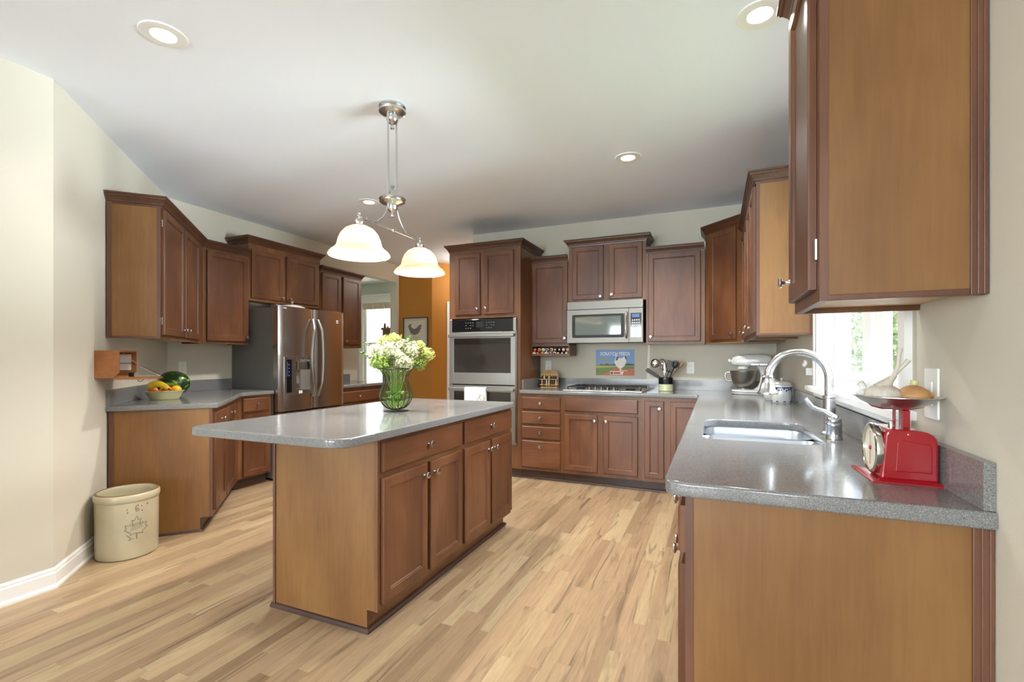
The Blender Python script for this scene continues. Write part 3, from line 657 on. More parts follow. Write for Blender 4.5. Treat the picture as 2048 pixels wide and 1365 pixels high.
obj('backsplash', MB().box(-1.8275, FY+.03, .9145, -1.809, YB-.021, 1.016), 'quartz', rt)
isl = rrect(-2.28, 1.43, -1.335, 3.195, [.085, .05, .09, .085], 8)
counter('island_worktop', 'speckled grey island worktop with rounded corners overhanging on the left', isl)
a1 = PA(.655, .001); b1 = PA(.665, .648)
lf = [a1, b1[:2]]
fe = .648
s_in = lambda X: (X, P0.x+P0.y+fe*2*R2-X)
pi_ = s_in(XL+.635)
b0 = PA(.665, fe-.03); b2 = PA(.70, fe)
lout = [a1, b0, PA(.672, fe-.008), b2, pi_, (XL+.635, 3.425), (XL+.001, 3.425), (XL+.001, CORN[1]+.001)]
lt = counter('worktop', 'speckled grey angled worktop left of the fridge with the fruit bowl on it', lout)
q1 = PA(.66, .001); q2 = PA(.66, .021)
cc = (XL+.021, CORN[1]-.021*(math.sqrt(2)-1)+.021*1.0)
k_ = .021
ci = (XL+k_, P0.x+P0.y+k_*2*R2-(XL+k_))
obj('backsplash', MB().prism([q1, q2, ci, (XL+.001, CORN[1])], .9145, 1.022), 'quartz', lt)
obj('backsplash', MB().prism([ci, (XL+k_, 3.42), (XL+.001, 3.42), (XL+.001, CORN[1]+.001)], .9145, 1.022), 'quartz', lt)
lt2 = counter('worktop', 'short speckled grey worktop beyond the fridge, in front of the doorway', [(XL+.635, 4.36), (XL+.635, 5.30), (XL+.001, 5.30), (XL+.001, 4.36)])
obj('backsplash', MB().box(XL+.001, 4.37, .9145, XL+.021, 5.18, 1.016), 'quartz', lt2)

# ---- island cabinet
t = thing('island_cabinet', 'brown kitchen island cabinet with four doors, two drawers and a broad tan end panel', 'cabinet', (-1.379, 1.708, 0), PI/2)
IW = 1.49; ID = .64
obj('carcass', MB().prism([(0, .10), (0, .876), (ID, .876), (ID, 0), (.06, 0), (.06, .10)], 0, IW, 'x'), 'frame', t)
for f in (('drawer', .016, .722, .718, .134, (.375, .795)), ('drawer', .770, .722, .703, .134, (1.12, .795)),
          ('door', .016, .130, .352, .565, (.335, .640)), ('door', .398, .130, .336, .565, (.43, .640)),
          ('door', .770, .130, .345, .565, (1.085, .640)), ('door', 1.143, .130, .330, .565, (1.175, .640))):
    front(f[0], t, *f[1:5], kn=f[5])
obj('side_panel', MB().prism([(.018, .10), (.018, .876), (ID-.012, .876), (ID-.012, 0), (.06, 0), (.06, .10)], -.004, 0, 'x'), 'veneer', t)
obj('corner_stile', MB().box(-.006, 0, .10, 0, .018, .876), 'frame', t)
obj('edge_moulding', MB().box(-.010, ID-.014, 0, 0, ID+.002, .876), 'edge', t, bevel=.002)
obj('shoe_moulding', sweep([(-.004, ID+.01), (-.004, .056), (IW, .056), (IW, ID+.01)], [(0, 0), (.016, 0), (.015, .010), (.009, .018), (0, .021)]), 'kick', t)

# ---- tall oven cabinet
TX = -2.668; TW = .839; TH = 2.40
t = thing('oven_cabinet', 'tall brown oven cabinet with two doors above the double wall oven', 'cabinet', (TX, FY, 0), 0)
mb = MB(); mb.box(0, 0, 1.662, TW, .605, TH); mb.prism([(0, .10), (0, .345), (.605, .345), (.605, 0), (.075, 0), (.075, .10)], 0, TW, 'x')
mb.box(0, 0, .345, .030, .605, 1.662); mb.box(TW-.042, 0, .345, TW, .605, 1.662); mb.box(.030, .585, .345, TW-.042, .605, 1.662)
obj('carcass', mb, 'frame', t)
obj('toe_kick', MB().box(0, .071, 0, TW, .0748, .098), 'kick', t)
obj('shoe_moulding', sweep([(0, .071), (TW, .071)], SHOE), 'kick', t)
front('door', t, .078, 1.70, .302, .66, kn=(.352, 1.76)); front('door', t, .424, 1.70, .342, .66, kn=(.452, 1.765))
crown_part(t, [(0, .60), (0, 0), (TW, 0), (TW, .60)], TH-.003)

# ---- back wall, upper run
UY = YB-.305
wall_cab('upper cabinet with one door between the oven cabinet and the microwave', -1.828, UY, 1.372, 0, .423, .30, .89,
         [('door', .016, .022, .395, .852, (.385, .075))], crown=[(0, 0), (.41, 0)])
wall_cab('upper cabinet with two doors directly above the microwave', -1.404, UY, 1.815, 0, .784, .30, .592,
         [('door', .040, .025, .325, .548, (.338, .052)), ('door', .425, .020, .325, .555, (.452, .065))], crown=[(0, .29), (0, 0), (.784, 0), (.784, .29)])
wall_cab('upper cabinet with one broad door right of the microwave', -.619, UY, 1.372, 0, .538, .30, .89,
         [('door', .022, .025, .478, .858, (.048, .075))], crown=[(0, 0), (.53, 0)])
# diagonal corner cabinet
dq = .285*math.sqrt(2)
t = thing('wall_cabinet', 'tall diagonal upper cabinet in the corner right of the cooktop', 'cabinet', (-.075, UY, 1.372), -PI/4)
def loc45(x, y): dx, dy = x+.075, y-UY; return (R2*dx-R2*dy, R2*dx+R2*dy)
fp = [loc45(-.075, UY), loc45(.215, UY-.29), loc45(XR-.002, UY-.29), loc45(XR-.002, YB-.002), loc45(-.075, YB-.002)]
dw = math.hypot(.29, .29)
obj('carcass', MB().prism(fp, .004, 1.035), 'frame', t)
obj('bottom_panel', MB().prism([(p[0]*.97+.005, p[1]*.97+.004) for p in fp], 0, .004), 'under', t)
front('door', t, .055, .03, .305, .985, kn=(.33, .075))
crown_part(t, [fp[4], fp[0], fp[1], loc45(.40, UY-.29)], 1.031)
# ---- right wall, uppers
UX = .232; UD = XR-.002-UX
for k, yy in enumerate((4.512, 3.860)):
    w_ = .652
    t = wall_cab(['two door upper cabinet on the right wall beside the diagonal cabinet', 'upper cabinet with two doors and pale end panel left of the sink window'][k], UX, yy, 1.372, -PI/2, w_, UD, .928,
             [('door', .018, .025, .298, .88, (.29, .065)), ('door', .336, .025, .298, .88, (.362, .065))],
             crown=[(0, 0), (w_, 0)] if k == 0 else [(0, 0), (w_, 0), (w_, UD-.01)])
    if k == 1:
        side_panel(t, w_, UD, .928, side=1, toe=False)
        obj('edge_moulding', MB().box(w_+.002, 0, 0, w_+.008, .018, .928), 'edge', t); obj('edge_moulding', MB().box(w_+.004, UD-.03, 0, w_+.010, UD-.001, .928), 'edge', t, bevel=.002); obj('edge_moulding', MB().box(w_+.004, .018, 0, w_+.008, UD-.03, .012), 'edge', t)
w_ = .374
t = wall_cab('large near upper cabinet with a broad tan end panel, right of the sink window', UX, 1.715, 1.372, -PI/2, w_, UD, .93,
         [('door', .02, .032, .328, .87, (.045, .095), .345)], crown=[(0, UD-.01), (0, 0), (w_, 0), (w_, UD-.01)])
side_panel(t, w_, UD, .93, side=1, toe=False)
obj('corner_stile', MB().box(w_, 0, 0, w_+.006, .018, .93), 'edge', t)
mb = MB(); mb.box(w_+.003, UD-.028, 0, w_+.009, UD-.001, .93); mb.box(w_+.003, UD-.018, 0, w_+.013, UD-.001, .93); mb.box(w_+.003, UD-.009, 0, w_+.016, UD-.001, .93); obj('edge_moulding', mb, 'edge', t, bevel=.0015)
mb = MB(); mb.box(w_+.003, .018, 0, w_+.008, UD-.028, .014); obj('edge_moulding', mb, 'edge', t, bevel=.0015)
# ---- left uppers
org2 = PA(.66, .305); LUX = XL+.305; wU = (org2[0]-LUX)/R2; inn2 = (LUX, org2[1]+(org2[0]-LUX))
t = thing('wall_cabinet', 'angled upper cabinet with two doors and a tan end panel above the wooden wall box', 'cabinet', (*org2, 1.372), math.radians(135))
def l2(p): dx, dy = p[0]-org2[0], p[1]-org2[1]; return (-R2*dx+R2*dy, -R2*dx-R2*dy)
cl2 = l2(CORN)
fp = [(0, 0), (wU, 0), (cl2[0]-.004, cl2[1]-.006), (0, .300)]
obj('carcass', MB().prism(fp, .018, .914), 'frame', t); 
mb = MB(); mb.box(0, 0, 0, wU, .018, .018); mb.box(0, .018, 0, .015, .30, .018); obj('bottom_rail', mb, 'frame', t)
obj('bottom_panel', MB().prism([(.015, .018), (wU-.01, .018), (cl2[0]-.02, cl2[1]-.02), (.015, .298)], .014, .018), 'under', t)
front('door', t, .02, .026, .525, .87, kn=(.512, .085), hinge=-.002); front('door', t, .578, .026, .47, .87, kn=(.612, .085))
side_panel(t, 0, .300, .914, side=-1, toe=False)
obj('edge_moulding', MB().box(-.008, .27, 0, -.002, .299, .914), 'edge', t, bevel=.002); obj('corner_stile', MB().box(-.006, 0, 0, 0, .02, .914), 'edge', t); obj('edge_moulding', MB().box(-.007, .018, 0, -.002, .27, .014), 'edge', t)
crown_part(t, [(0, .295), (0, 0), (wU, 0)], .911, post=(wU+R2, -R2) if False else l2((LUX, inn2[1]+1)))
t2 = wall_cab('upper cabinet with one door between the angled cabinet and the fridge cabinet', LUX, inn2[1]+.001, 1.372, PI/2, 3.396-inn2[1], .30, .90,
         [('door', .035, .030, .425, .85, (.435, .075))])
crown_part(t2, [(0, 0), (3.396-inn2[1], 0)], .911, pre=(-R2, R2*0-R2) if False else (-R2, -R2))
wall_cab('upper cabinet with two doors directly above the fridge', LUX, 3.398, 1.83, PI/2, .952, .30, .60,
         [('door', .022, .03, .395, .505, (.385, .062)), ('door', .455, .03, .455, .505, (.485, .062))], crown=[(0, .29), (0, 0), (.952, 0), (.952, .29)])
wall_cab('tall upper cabinet with two doors beyond the fridge, next to the doorway', LUX, 4.352, 1.372, PI/2, .725, .30, .93,
         [('door', .02, .04, .315, .868, (.30, .08)), ('door', .375, .04, .325, .868, (.405, .08))], crown=[(0, 0), (.725, 0), (.725, .29)])

# ================================================================ APPLIANCES
CT = .9145                                       # top of the worktops
# ---- double wall oven
t = thing('double_wall_oven', 'stainless double wall oven with dark glass doors in the tall cabinet', 'oven', (-2.636, FY, .347), 0)
OW = .760
obj('body', MB().box(.002, .001, 0, OW, .52, 1.29), 'blackmat', t)
mb = MB(); mb.box(-.012, -.020, -.004, .012, -.001, 1.308); mb.box(OW-.012, -.020, -.004, OW+.012, -.001, 1.308); mb.box(.012, -.020, -.004, OW-.012, -.001, .02)
obj('trim', mb, 'steel_h', t, bevel=.002)
cp = obj('control_panel', MB().box(.020, -.036, 1.175, OW-.020, -.020, 1.300), 'black', t, bevel=.002)
mb = MB(); mb.box(-.012, -.038, 1.172, .020, -.020, 1.304); mb.box(OW-.020, -.038, 1.172, OW+.012, -.020, 1.304); obj('end_cap', mb, 'steel_h', cp, bevel=.002)
mb = MB()
for gx in (.185, .43):
    for i in range(4):
        for j in range(3):
            if (i+j*2) % 5 == 3: continue
            mb.box(gx+i*.028, -.0367, 1.205+j*.028, gx+.013+i*.028, -.036, 1.211+j*.028)
obj('key', mb, 'key_dim', cp)
obj('display', MB().box(.315, -.0366, 1.215, .405, -.036, 1.275), 'blackmat', cp)
for z0, z1, g0, g1 in ((.612, 1.165, .735, 1.100), (.022, .600, .145, .535)):
    mb = MB(); mb.box(-.006, -.040, z0, .046, -.021, z1); mb.box(OW-.046, -.040, z0, OW+.006, -.021, z1); mb.box(.046, -.040, z0, OW-.046, -.021, g0); mb.box(.046, -.040, g1, OW-.046, -.021, z1)
    d = obj('oven_door', mb, 'steel_h', t, bevel=.0015)
    obj('window', MB().box(.046, -.037, g0, OW-.046, -.024, g1), 'oven_glass', d)
    mb = MB(); zz = z1-.038; mb.box(-.002, -.088, zz-.016, OW+.002, -.070, zz+.016); mb.box(.02, -.071, zz-.010, .045, -.040, zz+.010); mb.box(OW-.045, -.071, zz-.010, OW-.02, -.040, zz+.010)
    obj('handle', mb, 'steel_h', d, bevel=.005, seg=3)
# towel over the lower handle
mb = MB(); xs = [.205+.25*i/12 for i in range(13)]
def tw(x, k): return .003*math.sin(x*55+k)
rows = [(-.0925, .26), (-.0935, .40), (-.0925, .52), (-.0915, .570), (-.088, .582), (-.079, .586), (-.070, .582), (-.0665, .565), (-.065, .45), (-.064, .33)]
g = [[mb.b.verts.new((x, y+tw(x, i*.4)*(.2 if 2 < i < 8 else .8)-.004*(i < 4), z)) for x in xs] for i, (y, z) in enumerate(rows)]
for a, b_ in zip(g, g[1:]):
    for i in range(12): mb.b.faces.new((a[i], a[i+1], b_[i+1], b_[i]))
tl = obj('dish_towel', mb, 'cloth', None, loc=(-2.636, FY, .347), smooth=True, solid=.002)
tag(tl, 'white dish towel with a black line drawing, hung over the lower oven handle', 'towel')
def stroke(mb, pts, y, r=.0016): mb.tube([(p[0], y, p[1]) for p in pts], r, 5)
mb = MB()
stroke(mb, [(.36, .40), (.35, .43), (.365, .465), (.385, .485), (.395, .46), (.41, .44), (.44, .45), (.445, .48), (.425, .50)], -.099)
stroke(mb, [(.37, .41), (.38, .445), (.40, .425), (.41, .40), (.40, .37)], -.099); stroke(mb, [(.385, .485), (.39, .51), (.40, .49), (.407, .512), (.412, .49)], -.099)
stroke(mb, [(.43, .41), (.425, .455), (.44, .475)], -.099); stroke(mb, [(.35, .38), (.39, .39), (.43, .385)], -.099)
obj('drawing', mb, 'ink', tl)

# ---- microwave over the cooktop
t = thing('microwave_oven', 'stainless microwave oven hung under the upper cabinet over the cooktop', 'microwave', (-1.392, 4.70, 1.392), 0)
MW = .758; MH = .418
obj('body', MB().box(.004, .035, .004, MW-.002, .405, MH), 'blackmat', t)
obj('vent_band', MB().box(0, .002, .338, MW, .034, MH), 'mw_steel', t, bevel=.002)
mb = MB(); X1 = .622
mb.box(0, 0, .0, .055, .034, .333); mb.box(X1-.045, 0, 0, X1, .034, .333); mb.box(.055, 0, 0, X1-.045, .034, .055); mb.box(.055, 0, .280, X1-.045, .034, .333)
d = obj('door', mb, 'mw_steel', t)
obj('window', MB().prism(rrect(.052, .050, X1-.042, .284, .018, 5), .0, .03, 'y'), 'blackmat', d)
obj('inner_glass', MB().prism(rrect(.085, .078, X1-.075, .262, .008, 4), -.003, .02, 'y'), 'mw_glass', d)
mb = MB(); mb.tube([(X1-.020, .0, .045), (X1-.020, -.030, .06), (X1-.020, -.040, .10), (X1-.020, -.042, .17), (X1-.020, -.040, .24), (X1-.020, -.030, .28), (X1-.020, 0, .295)], .011, 12)
obj('handle', mb, 'chrome', d, smooth=True)
c2 = obj('control_panel', MB().box(X1+.003, .0, 0, MW, .034, .333), 'mw_steel', t, bevel=.0015)
obj('keypad', MB().box(X1+.018, -.002, .048, MW-.014, .0, .285), 'black', c2)
obj('display', MB().box(X1+.032, -.003, .243, MW-.034, -.002, .272), 'display', c2)
mb = MB()
for i in range(4):
    for j in range(5): mb.lathe([(0, 0), (.0065, 0), (.0065, .001), (0, .001)], (X1+.038+i*.020, -.002, .115+j*.025), 10, '-y')
obj('key', mb, 'key', c2)

# ---- gas cooktop
t = thing('gas_cooktop', 'stainless gas cooktop with black grates set into the back worktop', 'cooktop', (-1.382, 4.505, CT), 0)
CW = .765; CD = .52
mb = MB(); mb.box(0, 0, .0005, .196, CD, .010); mb.box(.200, 0, .0005, .564, CD, .010); mb.box(.568, 0, .0005, CW, CD, .010)
obj('tray', mb, 'tray_steel', t, bevel=.003)
for i in range(5):
    obj('control_knob', MB().lathe([(0, 0), (.019, 0), (.017, .005), (.008, .007), (.0085, .030), (.006, .033), (0, .033)], (.254+.060*i, .055, .010), 18), 'chrome', t, smooth=True)
for gx0, gx1 in ((.025, .245), (.262, .502), (.520, .742)):
    mb = MB(); y0, y1, z = .10, .49, .034
    for (a, b_) in (((gx0, y0), (gx1, y0)), ((gx0, y1), (gx1, y1)), ((gx0, y0), (gx0, y1)), ((gx1, y0), (gx1, y1)), ((gx0, .295), (gx1, .295)), ((gx0+.07, y0), (gx0+.07, y1)), ((gx1-.07, y0), (gx1-.07, y1))):
        mb.tube([(*a, z), (*b_, z)], .006, 6)
    for a in ((gx0, y0), (gx1, y0), (gx0, y1), (gx1, y1)): mb.tube([(*a, z), (*a, .010)], .006, 6)
    for yy in (.19, .40):
        cx = (gx0+gx1)/2
        for k in range(4): an = k*PI/2+.78; mb.tube([(cx+.03*math.cos(an), yy+.03*math.sin(an), z+.006), (cx+.085*math.cos(an), yy+.085*math.sin(an), z)], .005, 6)
    obj('grate', mb, 'blackmat', t)
for bx, by in ((.135, .19), (.135, .40), (.382, .295), (.63, .19), (.63, .40)):
    obj('burner', MB().lathe([(0, 0), (.045, 0), (.045, .008), (.034, .014), (.030, .020), (0, .021)], (bx, by, .010), 20), 'blackmat', t, smooth=True)

# ---- refrigerator (front faces right; local x runs away from the camera)
t = thing('refrigerator', 'stainless french door refrigerator with a water dispenser between the left cabinets', 'refrigerator', (-4.0, 3.432, 0), PI/2)
obj('body', MB().box(.002, .085, .02, .906, .685, 1.745), 'fridge_side', t, bevel=.006)
mb = MB(); mb.box(.01, .05, 1.746, .10, .13, 1.778); mb.box(.80, .05, 1.746, .90, .13, 1.778); obj('hinge_cover', mb, 'fridge_side', t, bevel=.004)
def door_out(x0, x1, notch=None, n=14):
    pts = []
    for i in range(n+1):
        u = i/n; x = x0+(x1-x0)*u; bulge = .014*(1-(2*u-1)**2)+ (.0)
        e = min(u, 1-u)*(x1-x0); rr = .012
        y = -bulge + (rr-math.sqrt(max(0, rr*rr-(rr-min(e, rr))**2)))
        pts.append((x, y))
    if notch:
        a, b_, dp = notch
        f = lambda x: -.014*(1-(2*(x-x0)/(x1-x0)-1)**2)
        pts = [p for p in pts if p[0] < a] + [(a, f(a)), (a, dp), (b_, dp), (b_, f(b_))] + [p for p in pts if p[0] > b_]
    return pts + [(x1, .078), (x0, .078)]
NZ0, NZ1 = .905, 1.225
mb = MB(); mb.prism(door_out(0, .4505), .695, NZ0); mb.prism(door_out(0, .4505, (.20, .385, .055)), NZ0, NZ1); mb.prism(door_out(0, .4505), NZ1, 1.765)
dl = obj('door', mb, 'steel_f', t, smooth=True)
drr = obj('door', MB().prism(door_out(.4565, .908), .695, 1.765), 'steel_f', t, smooth=True)
fz = obj('freezer_drawer', MB().prism(door_out(0, .908), .075, .683), 'steel_f', t, smooth=True)
obj('kick_grille', MB().box(.01, .10, .0, .898, .14, .07), 'blackmat', t)
obj('door_gasket', MB().box(.012, .078, .08, .896, .0855, 1.76), 'blackmat', t)
for dd, cx, sg in ((dl, .418, -1), (drr, .489, 1)):
    pts = []; rr = []
    for i in range(21):
        u = i/20; z = .83+.82*u; b_ = math.sin(PI*u)
        pts.append((cx+sg*(.052 if sg < 0 else .034)*b_, -.022-.045*min(1, b_*2.2), z)); rr.append(.014+.004*b_)
    mb = MB().tube([(cx, -.008, .828)]+pts+[(cx, -.008, 1.652)], [.010]+rr+[.010], 12)
    obj('handle', mb, 'steel_h', dd, smooth=True)
mb = MB(); fz_y = -.014
mb.tube([(.08, -.010, .61), (.085, -.05, .61), (.45, -.065, .61), (.82, -.05, .61), (.825, -.010, .61)], .012, 10); obj('handle', mb, 'steel_h', fz, smooth=True)
# dispenser
mb = MB(); x0, x1, z0, z1 = .052, .398, .862, 1.252
mb.box(x0, -.020, z0, .200, -.006, z1); mb.box(.385, -.020, z0, x1, -.006, z1); mb.box(.200, -.020, z0, .385, -.006, NZ0); mb.box(.200, -.020, NZ1, .385, -.006, z1)
dp = obj('dispenser_frame', mb, 'steel', dl, bevel=.002)
mb = MB(); mb.box(.078, -.0215, .885, .140, -.020, 1.222); obj('dispenser_screen', mb, 'black', dl)
mb = MB()
for i in range(4): mb.lathe([(0, 0), (.007, 0), (.007, .0008), (0, .0008)], (.106, -.0216, 1.06+.036*i), 10, '-y')
mb.box(.085, -.0222, 1.05, .090, -.0216, 1.20)
obj('screen_light', mb, 'display', dl)
mb = MB(); mb.box(.222, -.012, 1.115, .345, .05, 1.200); obj('spout_housing', mb, 'steel', dl, bevel=.006)
mb = MB(); mb.box(.225, .030, .97, .285, .040, 1.10); obj('dispenser_paddle', mb, 'fridge_side', dl, bevel=.002)
mb = MB(); mb.box(.230, -.022, .868, .275, -.020, .898); obj('badge', mb, 'key', dl)
mb = MB(); mb.box(.045, -.0105, 1.738, .085, -.006, 1.748); obj('sticker', mb, 'key', dl)
mb = MB()
for a, b_ in ((0, 0), (.016, 0), (0, .020), (.016, .020)): mb.box(.770+a, -.0145, 1.635+b_, .780+a, -.010, 1.648+b_)
obj('emblem', mb, 'key', drr)
# cake dome lid on top
t = thing('cake_dome', 'pale glass cake dome with a knob lying on top of the fridge', 'cake dome', (-4.26, 3.83, 1.7455), 0)
obj('plate', MB().lathe([(0, 0), (.10, 0), (.155, .012), (.160, .018), (.155, .020), (.10, .008), (0, .008)], seg=32), 'ceramic', t, smooth=True)
ld = obj('lid', MB().lathe([(.150, .022), (.145, .035), (.125, .052), (.09, .066), (.05, .074), (.012, .077), (0, .077)], seg=32), 'ceramic', t, smooth=True)
obj('lid_knob', MB().lathe([(0, .076), (.008, .078), (.009, .095), (.019, .105), (.020, .113), (.012, .120), (0, .122)], seg=20), 'nickel', ld, smooth=True)

# ================================================================ SINK, FAUCET
t = thing('double_sink', 'stainless steel double bowl sink set under the right-hand worktop', 'sink', (0, 0, 0), 0)
obj('divider', MB().box(-.02, 2.396, .862, .37, 2.414, .872), 'sink', t)
def bowl(y0, y1, rr, depth):
    o_ = [(p[0], p[1]) for p in rrect(-.056, y0, .398, y1, rr, 8)]
    cx, cy = .174, (y0+y1)/2
    def sc(f, z): return [(cx+(p[0]-cx)*f, cy+(p[1]-cy)*f, z) for p in o_]
    mb = MB(); mb.loft([sc(1.004, .868), sc(1.0, .8755), sc(.985, .868), sc(.965, .78), sc(.94, .70), sc(.88, .692), sc(.2, .690), sc(.0801, .690)], False, True)
    return mb
b1_ = obj('bowl', bowl(2.036, 2.395, [.085, .05, .05, .06], .2), 'sink', t, smooth=True)
b2_ = obj('bowl', bowl(2.415, 2.725, [.05, .075, .055, .05], .2), 'sink', t, smooth=True)
for b_, y in ((b1_, 2.22), (b2_, 2.56)): obj('drain', MB().lathe([(.045, .691), (.045, .694), (.03, .692), (0, .6915)], (.174, y, 0), 20), 'chrome', b_, smooth=True)
t = thing('kitchen_faucet', 'brushed nickel gooseneck faucet with a side lever behind the sink', 'faucet', (.446, 2.37, CT), 0)
obj('base', MB().lathe([(0, 0), (.030, 0), (.030, .006), (.024, .012), (.022, .03), (.0235, .10), (.0225, .15), (.025, .153), (.025, .160), (.021, .163), (0, .163)], seg=24), 'nickel', t, smooth=True)
pts = [(0, 0, .15)]+[(0, 0, .16+.02*i) for i in range(1, 4)]
R_ = .114
for i in range(21):
    a = PI*i/20*.97; pts.append((-R_+R_*math.cos(a), 0, .232+R_*math.sin(a)))
obj('spout', MB().tube(pts, .0165, 16), 'nickel', t, smooth=True)
e_ = pts[-1]
obj('spray_head', MB().lathe([(.0, .014), (.0205, .014), (.023, .005), (.020, -.002), (.026, -.026), (.034, -.056), (.041, -.064), (.041, -.070), (.034, -.072), (0, -.072)], (e_[0]-.003, 0, e_[2]-.01), 22), 'nickel', t, smooth=True)
t = thing('faucet_lever', 'brushed nickel faucet lever with a curved handle in front of the gooseneck', 'faucet lever', (.437, 2.235, CT), 0)
obj('body', MB().lathe([(0, 0), (.030, 0), (.0305, .004), (.027, .010), (.028, .020), (.026, .048), (.028, .052), (.0275, .060), (.025, .064), (.027, .068), (.024, .084), (.014, .094), (0, .097)], seg=24), 'nickel', t, smooth=True)
obj('handle', MB().tube([(.008, 0, .080), (-.015, .0, .094), (-.035, .0, .108), (-.055, 0, .114), (-.075, 0, .124), (-.092, 0, .146), (-.098, 0, .158)], [.015, .013, .010, .0085, .0085, .009, .008], 12), 'nickel', t, smooth=True)

# ================================================================ PENDANT AND CAN LIGHTS
PX, PY = -1.765, 2.315
t = thing('island_pendant_light', 'brushed nickel pendant with two alabaster bell shades hanging over the island', 'pendant light', (PX, PY, CZ), 0)
obj('canopy', MB().lathe([(0, 0), (.078, 0), (.080, -.010), (.074, -.018), (.080, -.026), (.078, -.036), (.062, -.046), (.030, -.052), (.028, -.060), (.036, -.066), (.036, -.080), (.026, -.096), (.012, -.106), (.006, -.112), (.013, -.120), (.013, -.130), (.006, -.136), (0, -.137)], seg=32), 'nickel', t, smooth=True)
for s_ in (-1, 1):
    yy = .040*s_
    mb = MB().tube([(0, yy, -.030), (0, yy, -.055)], .0045, 8); mb.tube([(0, yy, -.050), (0, yy, -.062), (0, yy, -.075)], [.004, .009, .007], 10)
    mb.tube([(0, yy, -.070), (0, yy, -.545)], .006, 10)
    obj('rod', mb, 'nickel', t, smooth=True)
zc = -.555
obj('centre_hub', MB().lathe([(0, .088), (.010, .086), (.013, .078), (.007, .070), (.010, .064), (.024, .052), (.030, .036), (.030, .022), (.055, .018), (.074, .012), (.078, .002), (.070, -.006), (.076, -.014), (.064, -.024), (.036, -.032), (.030, -.040), (.030, -.056), (.022, -.070), (.010, -.076), (.006, -.084), (.012, -.092), (.011, -.102), (0, -.106)], (0, 0, zc), 32), 'nickel', t, smooth=True)
ZB = -.735; YS = .285
mb = MB().tube([(0, -YS, ZB), (0, YS, ZB)], .0055, 10); mb.ell((0, 0, ZB), (.012, .016, .012), 12, 8)
obj('cross_bar', mb, 'nickel', t, smooth=True)
for s_ in (-1, 1):
    cv = [(0, .040, zc-.01), (0, .044, zc-.05), (0, .062, zc-.095), (0, .095, zc-.135), (0, .135, zc-.162), (0, .185, zc-.172), (0, .225, zc-.170)]
    mb = MB().tube([(p[0], p[1]*s_, p[2]) for p in cv], .005, 10); obj('scroll_arm', mb, 'nickel', t, smooth=True)
    y = YS*s_
    obj('shade_holder', MB().lathe([(0, .030), (.005, .028), (.008, .020), (.005, .013), (.010, .010), (.013, .002), (.008, -.006), (.018, -.012), (.026, -.022), (.027, -.032), (.022, -.042), (.030, -.050), (0, -.050)], (0, y, ZB), 20), 'nickel', t, smooth=True)
    pr = [(.020, -.046), (.045, -.052), (.075, -.068), (.098, -.094), (.111, -.124), (.117, -.150), (.120, -.158), (.119, -.164), (.130, -.170), (.134, -.178), (.146, -.184), (.157, -.196), (.164, -.208), (.163, -.211)]
    inner = [(r-.004, z-.001) for r, z in pr[::-1]]
    obj('glass_shade', MB().lathe(pr+inner, (0, y, ZB), 40), 'shade', t, smooth=True)
for i, (x, y) in enumerate(CANS):
    lb = ['round recessed ceiling light over the crock corner at the upper left of the photo', 'round recessed ceiling light beside the near upper cabinet', 'round recessed ceiling light in front of the microwave',
          'round recessed ceiling light behind the pendant, near the oven cabinet', 'recessed ceiling light behind the photographer on the left', 'recessed ceiling light behind the photographer in the middle', 'recessed ceiling light above the photographer'][i]
    t = thing('ceiling_light', lb, 'ceiling light', (x, y, CZ), 0, 'recessed ceiling lights')
    obj('trim_ring', MB().lathe([(.050, -.0005), (.052, -.006), (.070, -.0075), (.094, -.006), (.097, -.0005)], seg=36), 'white', t, smooth=True)
    obj('lens', MB().lathe([(0, -.004), (.030, -.0042), (.0515, -.0030), (.0515, -.0006), (0, -.0006)], seg=28), 'lamp_on', t, smooth=True)

# ================================================================ WALL PLATES AND PICTURES
def plate(name, label, cat, loc, rz, kind, w_=.072, h_=.117, group=None):
    t = thing(name, label, cat, loc, rz, group)
    obj('cover_plate', MB().prism(rrect(-w_/2, -h_/2, w_/2, h_/2, .004, 3), -.006, -.0005, 'y'), 'plastic', t, bevel=.0015)
    if kind == 'outlet':
        for z in (-.024, .024):
            f_ = obj('socket', MB().prism(rrect(-.017, z-.014, .017, z+.014, .008, 4), -.008, -.006, 'y'), 'plastic', t)
            mb = MB(); mb.box(-.008, -.0085, z-.001, -.006, -.008, z+.007); mb.box(.006, -.0085, z-.001, .008, -.008, z+.007); mb.box(-.002, -.0085, z-.009, .002, -.008, z-.005)
            obj('slot', mb, 'darkslot', f_)
    else:
        obj('switch_rocker', MB().box(-.016, -.010, -.033, .016, -.006, .033), 'plastic', t, bevel=.002)
        obj('switch_paddle', MB().box(-.006, -.016, -.014, .006, -.010, .006), 'plastic', t, bevel=.002)
    return t
plate('wall_outlet', 'white wall outlet right of the utensil crock', 'outlet', (-.222, YB, 1.139), 0, 'outlet', group='white wall outlets')
plate('wall_outlet', 'white wall outlet above the spice rack', 'outlet', (-1.735, YB, 1.150), 0, 'outlet', group='white wall outlets')
plate('wall_outlet', 'white wall outlet above the watermelon', 'outlet', (XL, 2.93, 1.145), PI/2, 'outlet', group='white wall outlets')
plate('light_switch', 'white light switch plate on the wall behind the red scale', 'light switch', (XR, 1.612, 1.140), -PI/2, 'switch', .085, .135)
t = plate('wall_outlet', 'white wall outlet with a small plug-in left of the sink window', 'outlet', (XR, 3.262, 1.165), -PI/2, 'outlet', group='white wall outlets')
mb = MB(); mb.box(-.018, -.045, -.03, .018, -.009, .012); mb.ell((0, -.05, .03), (.020, .012, .014)); mb.ell((-.012, -.045, .045), (.010, .010, .014)); mb.ell((.014, -.045, .04), (.010, .010, .014))
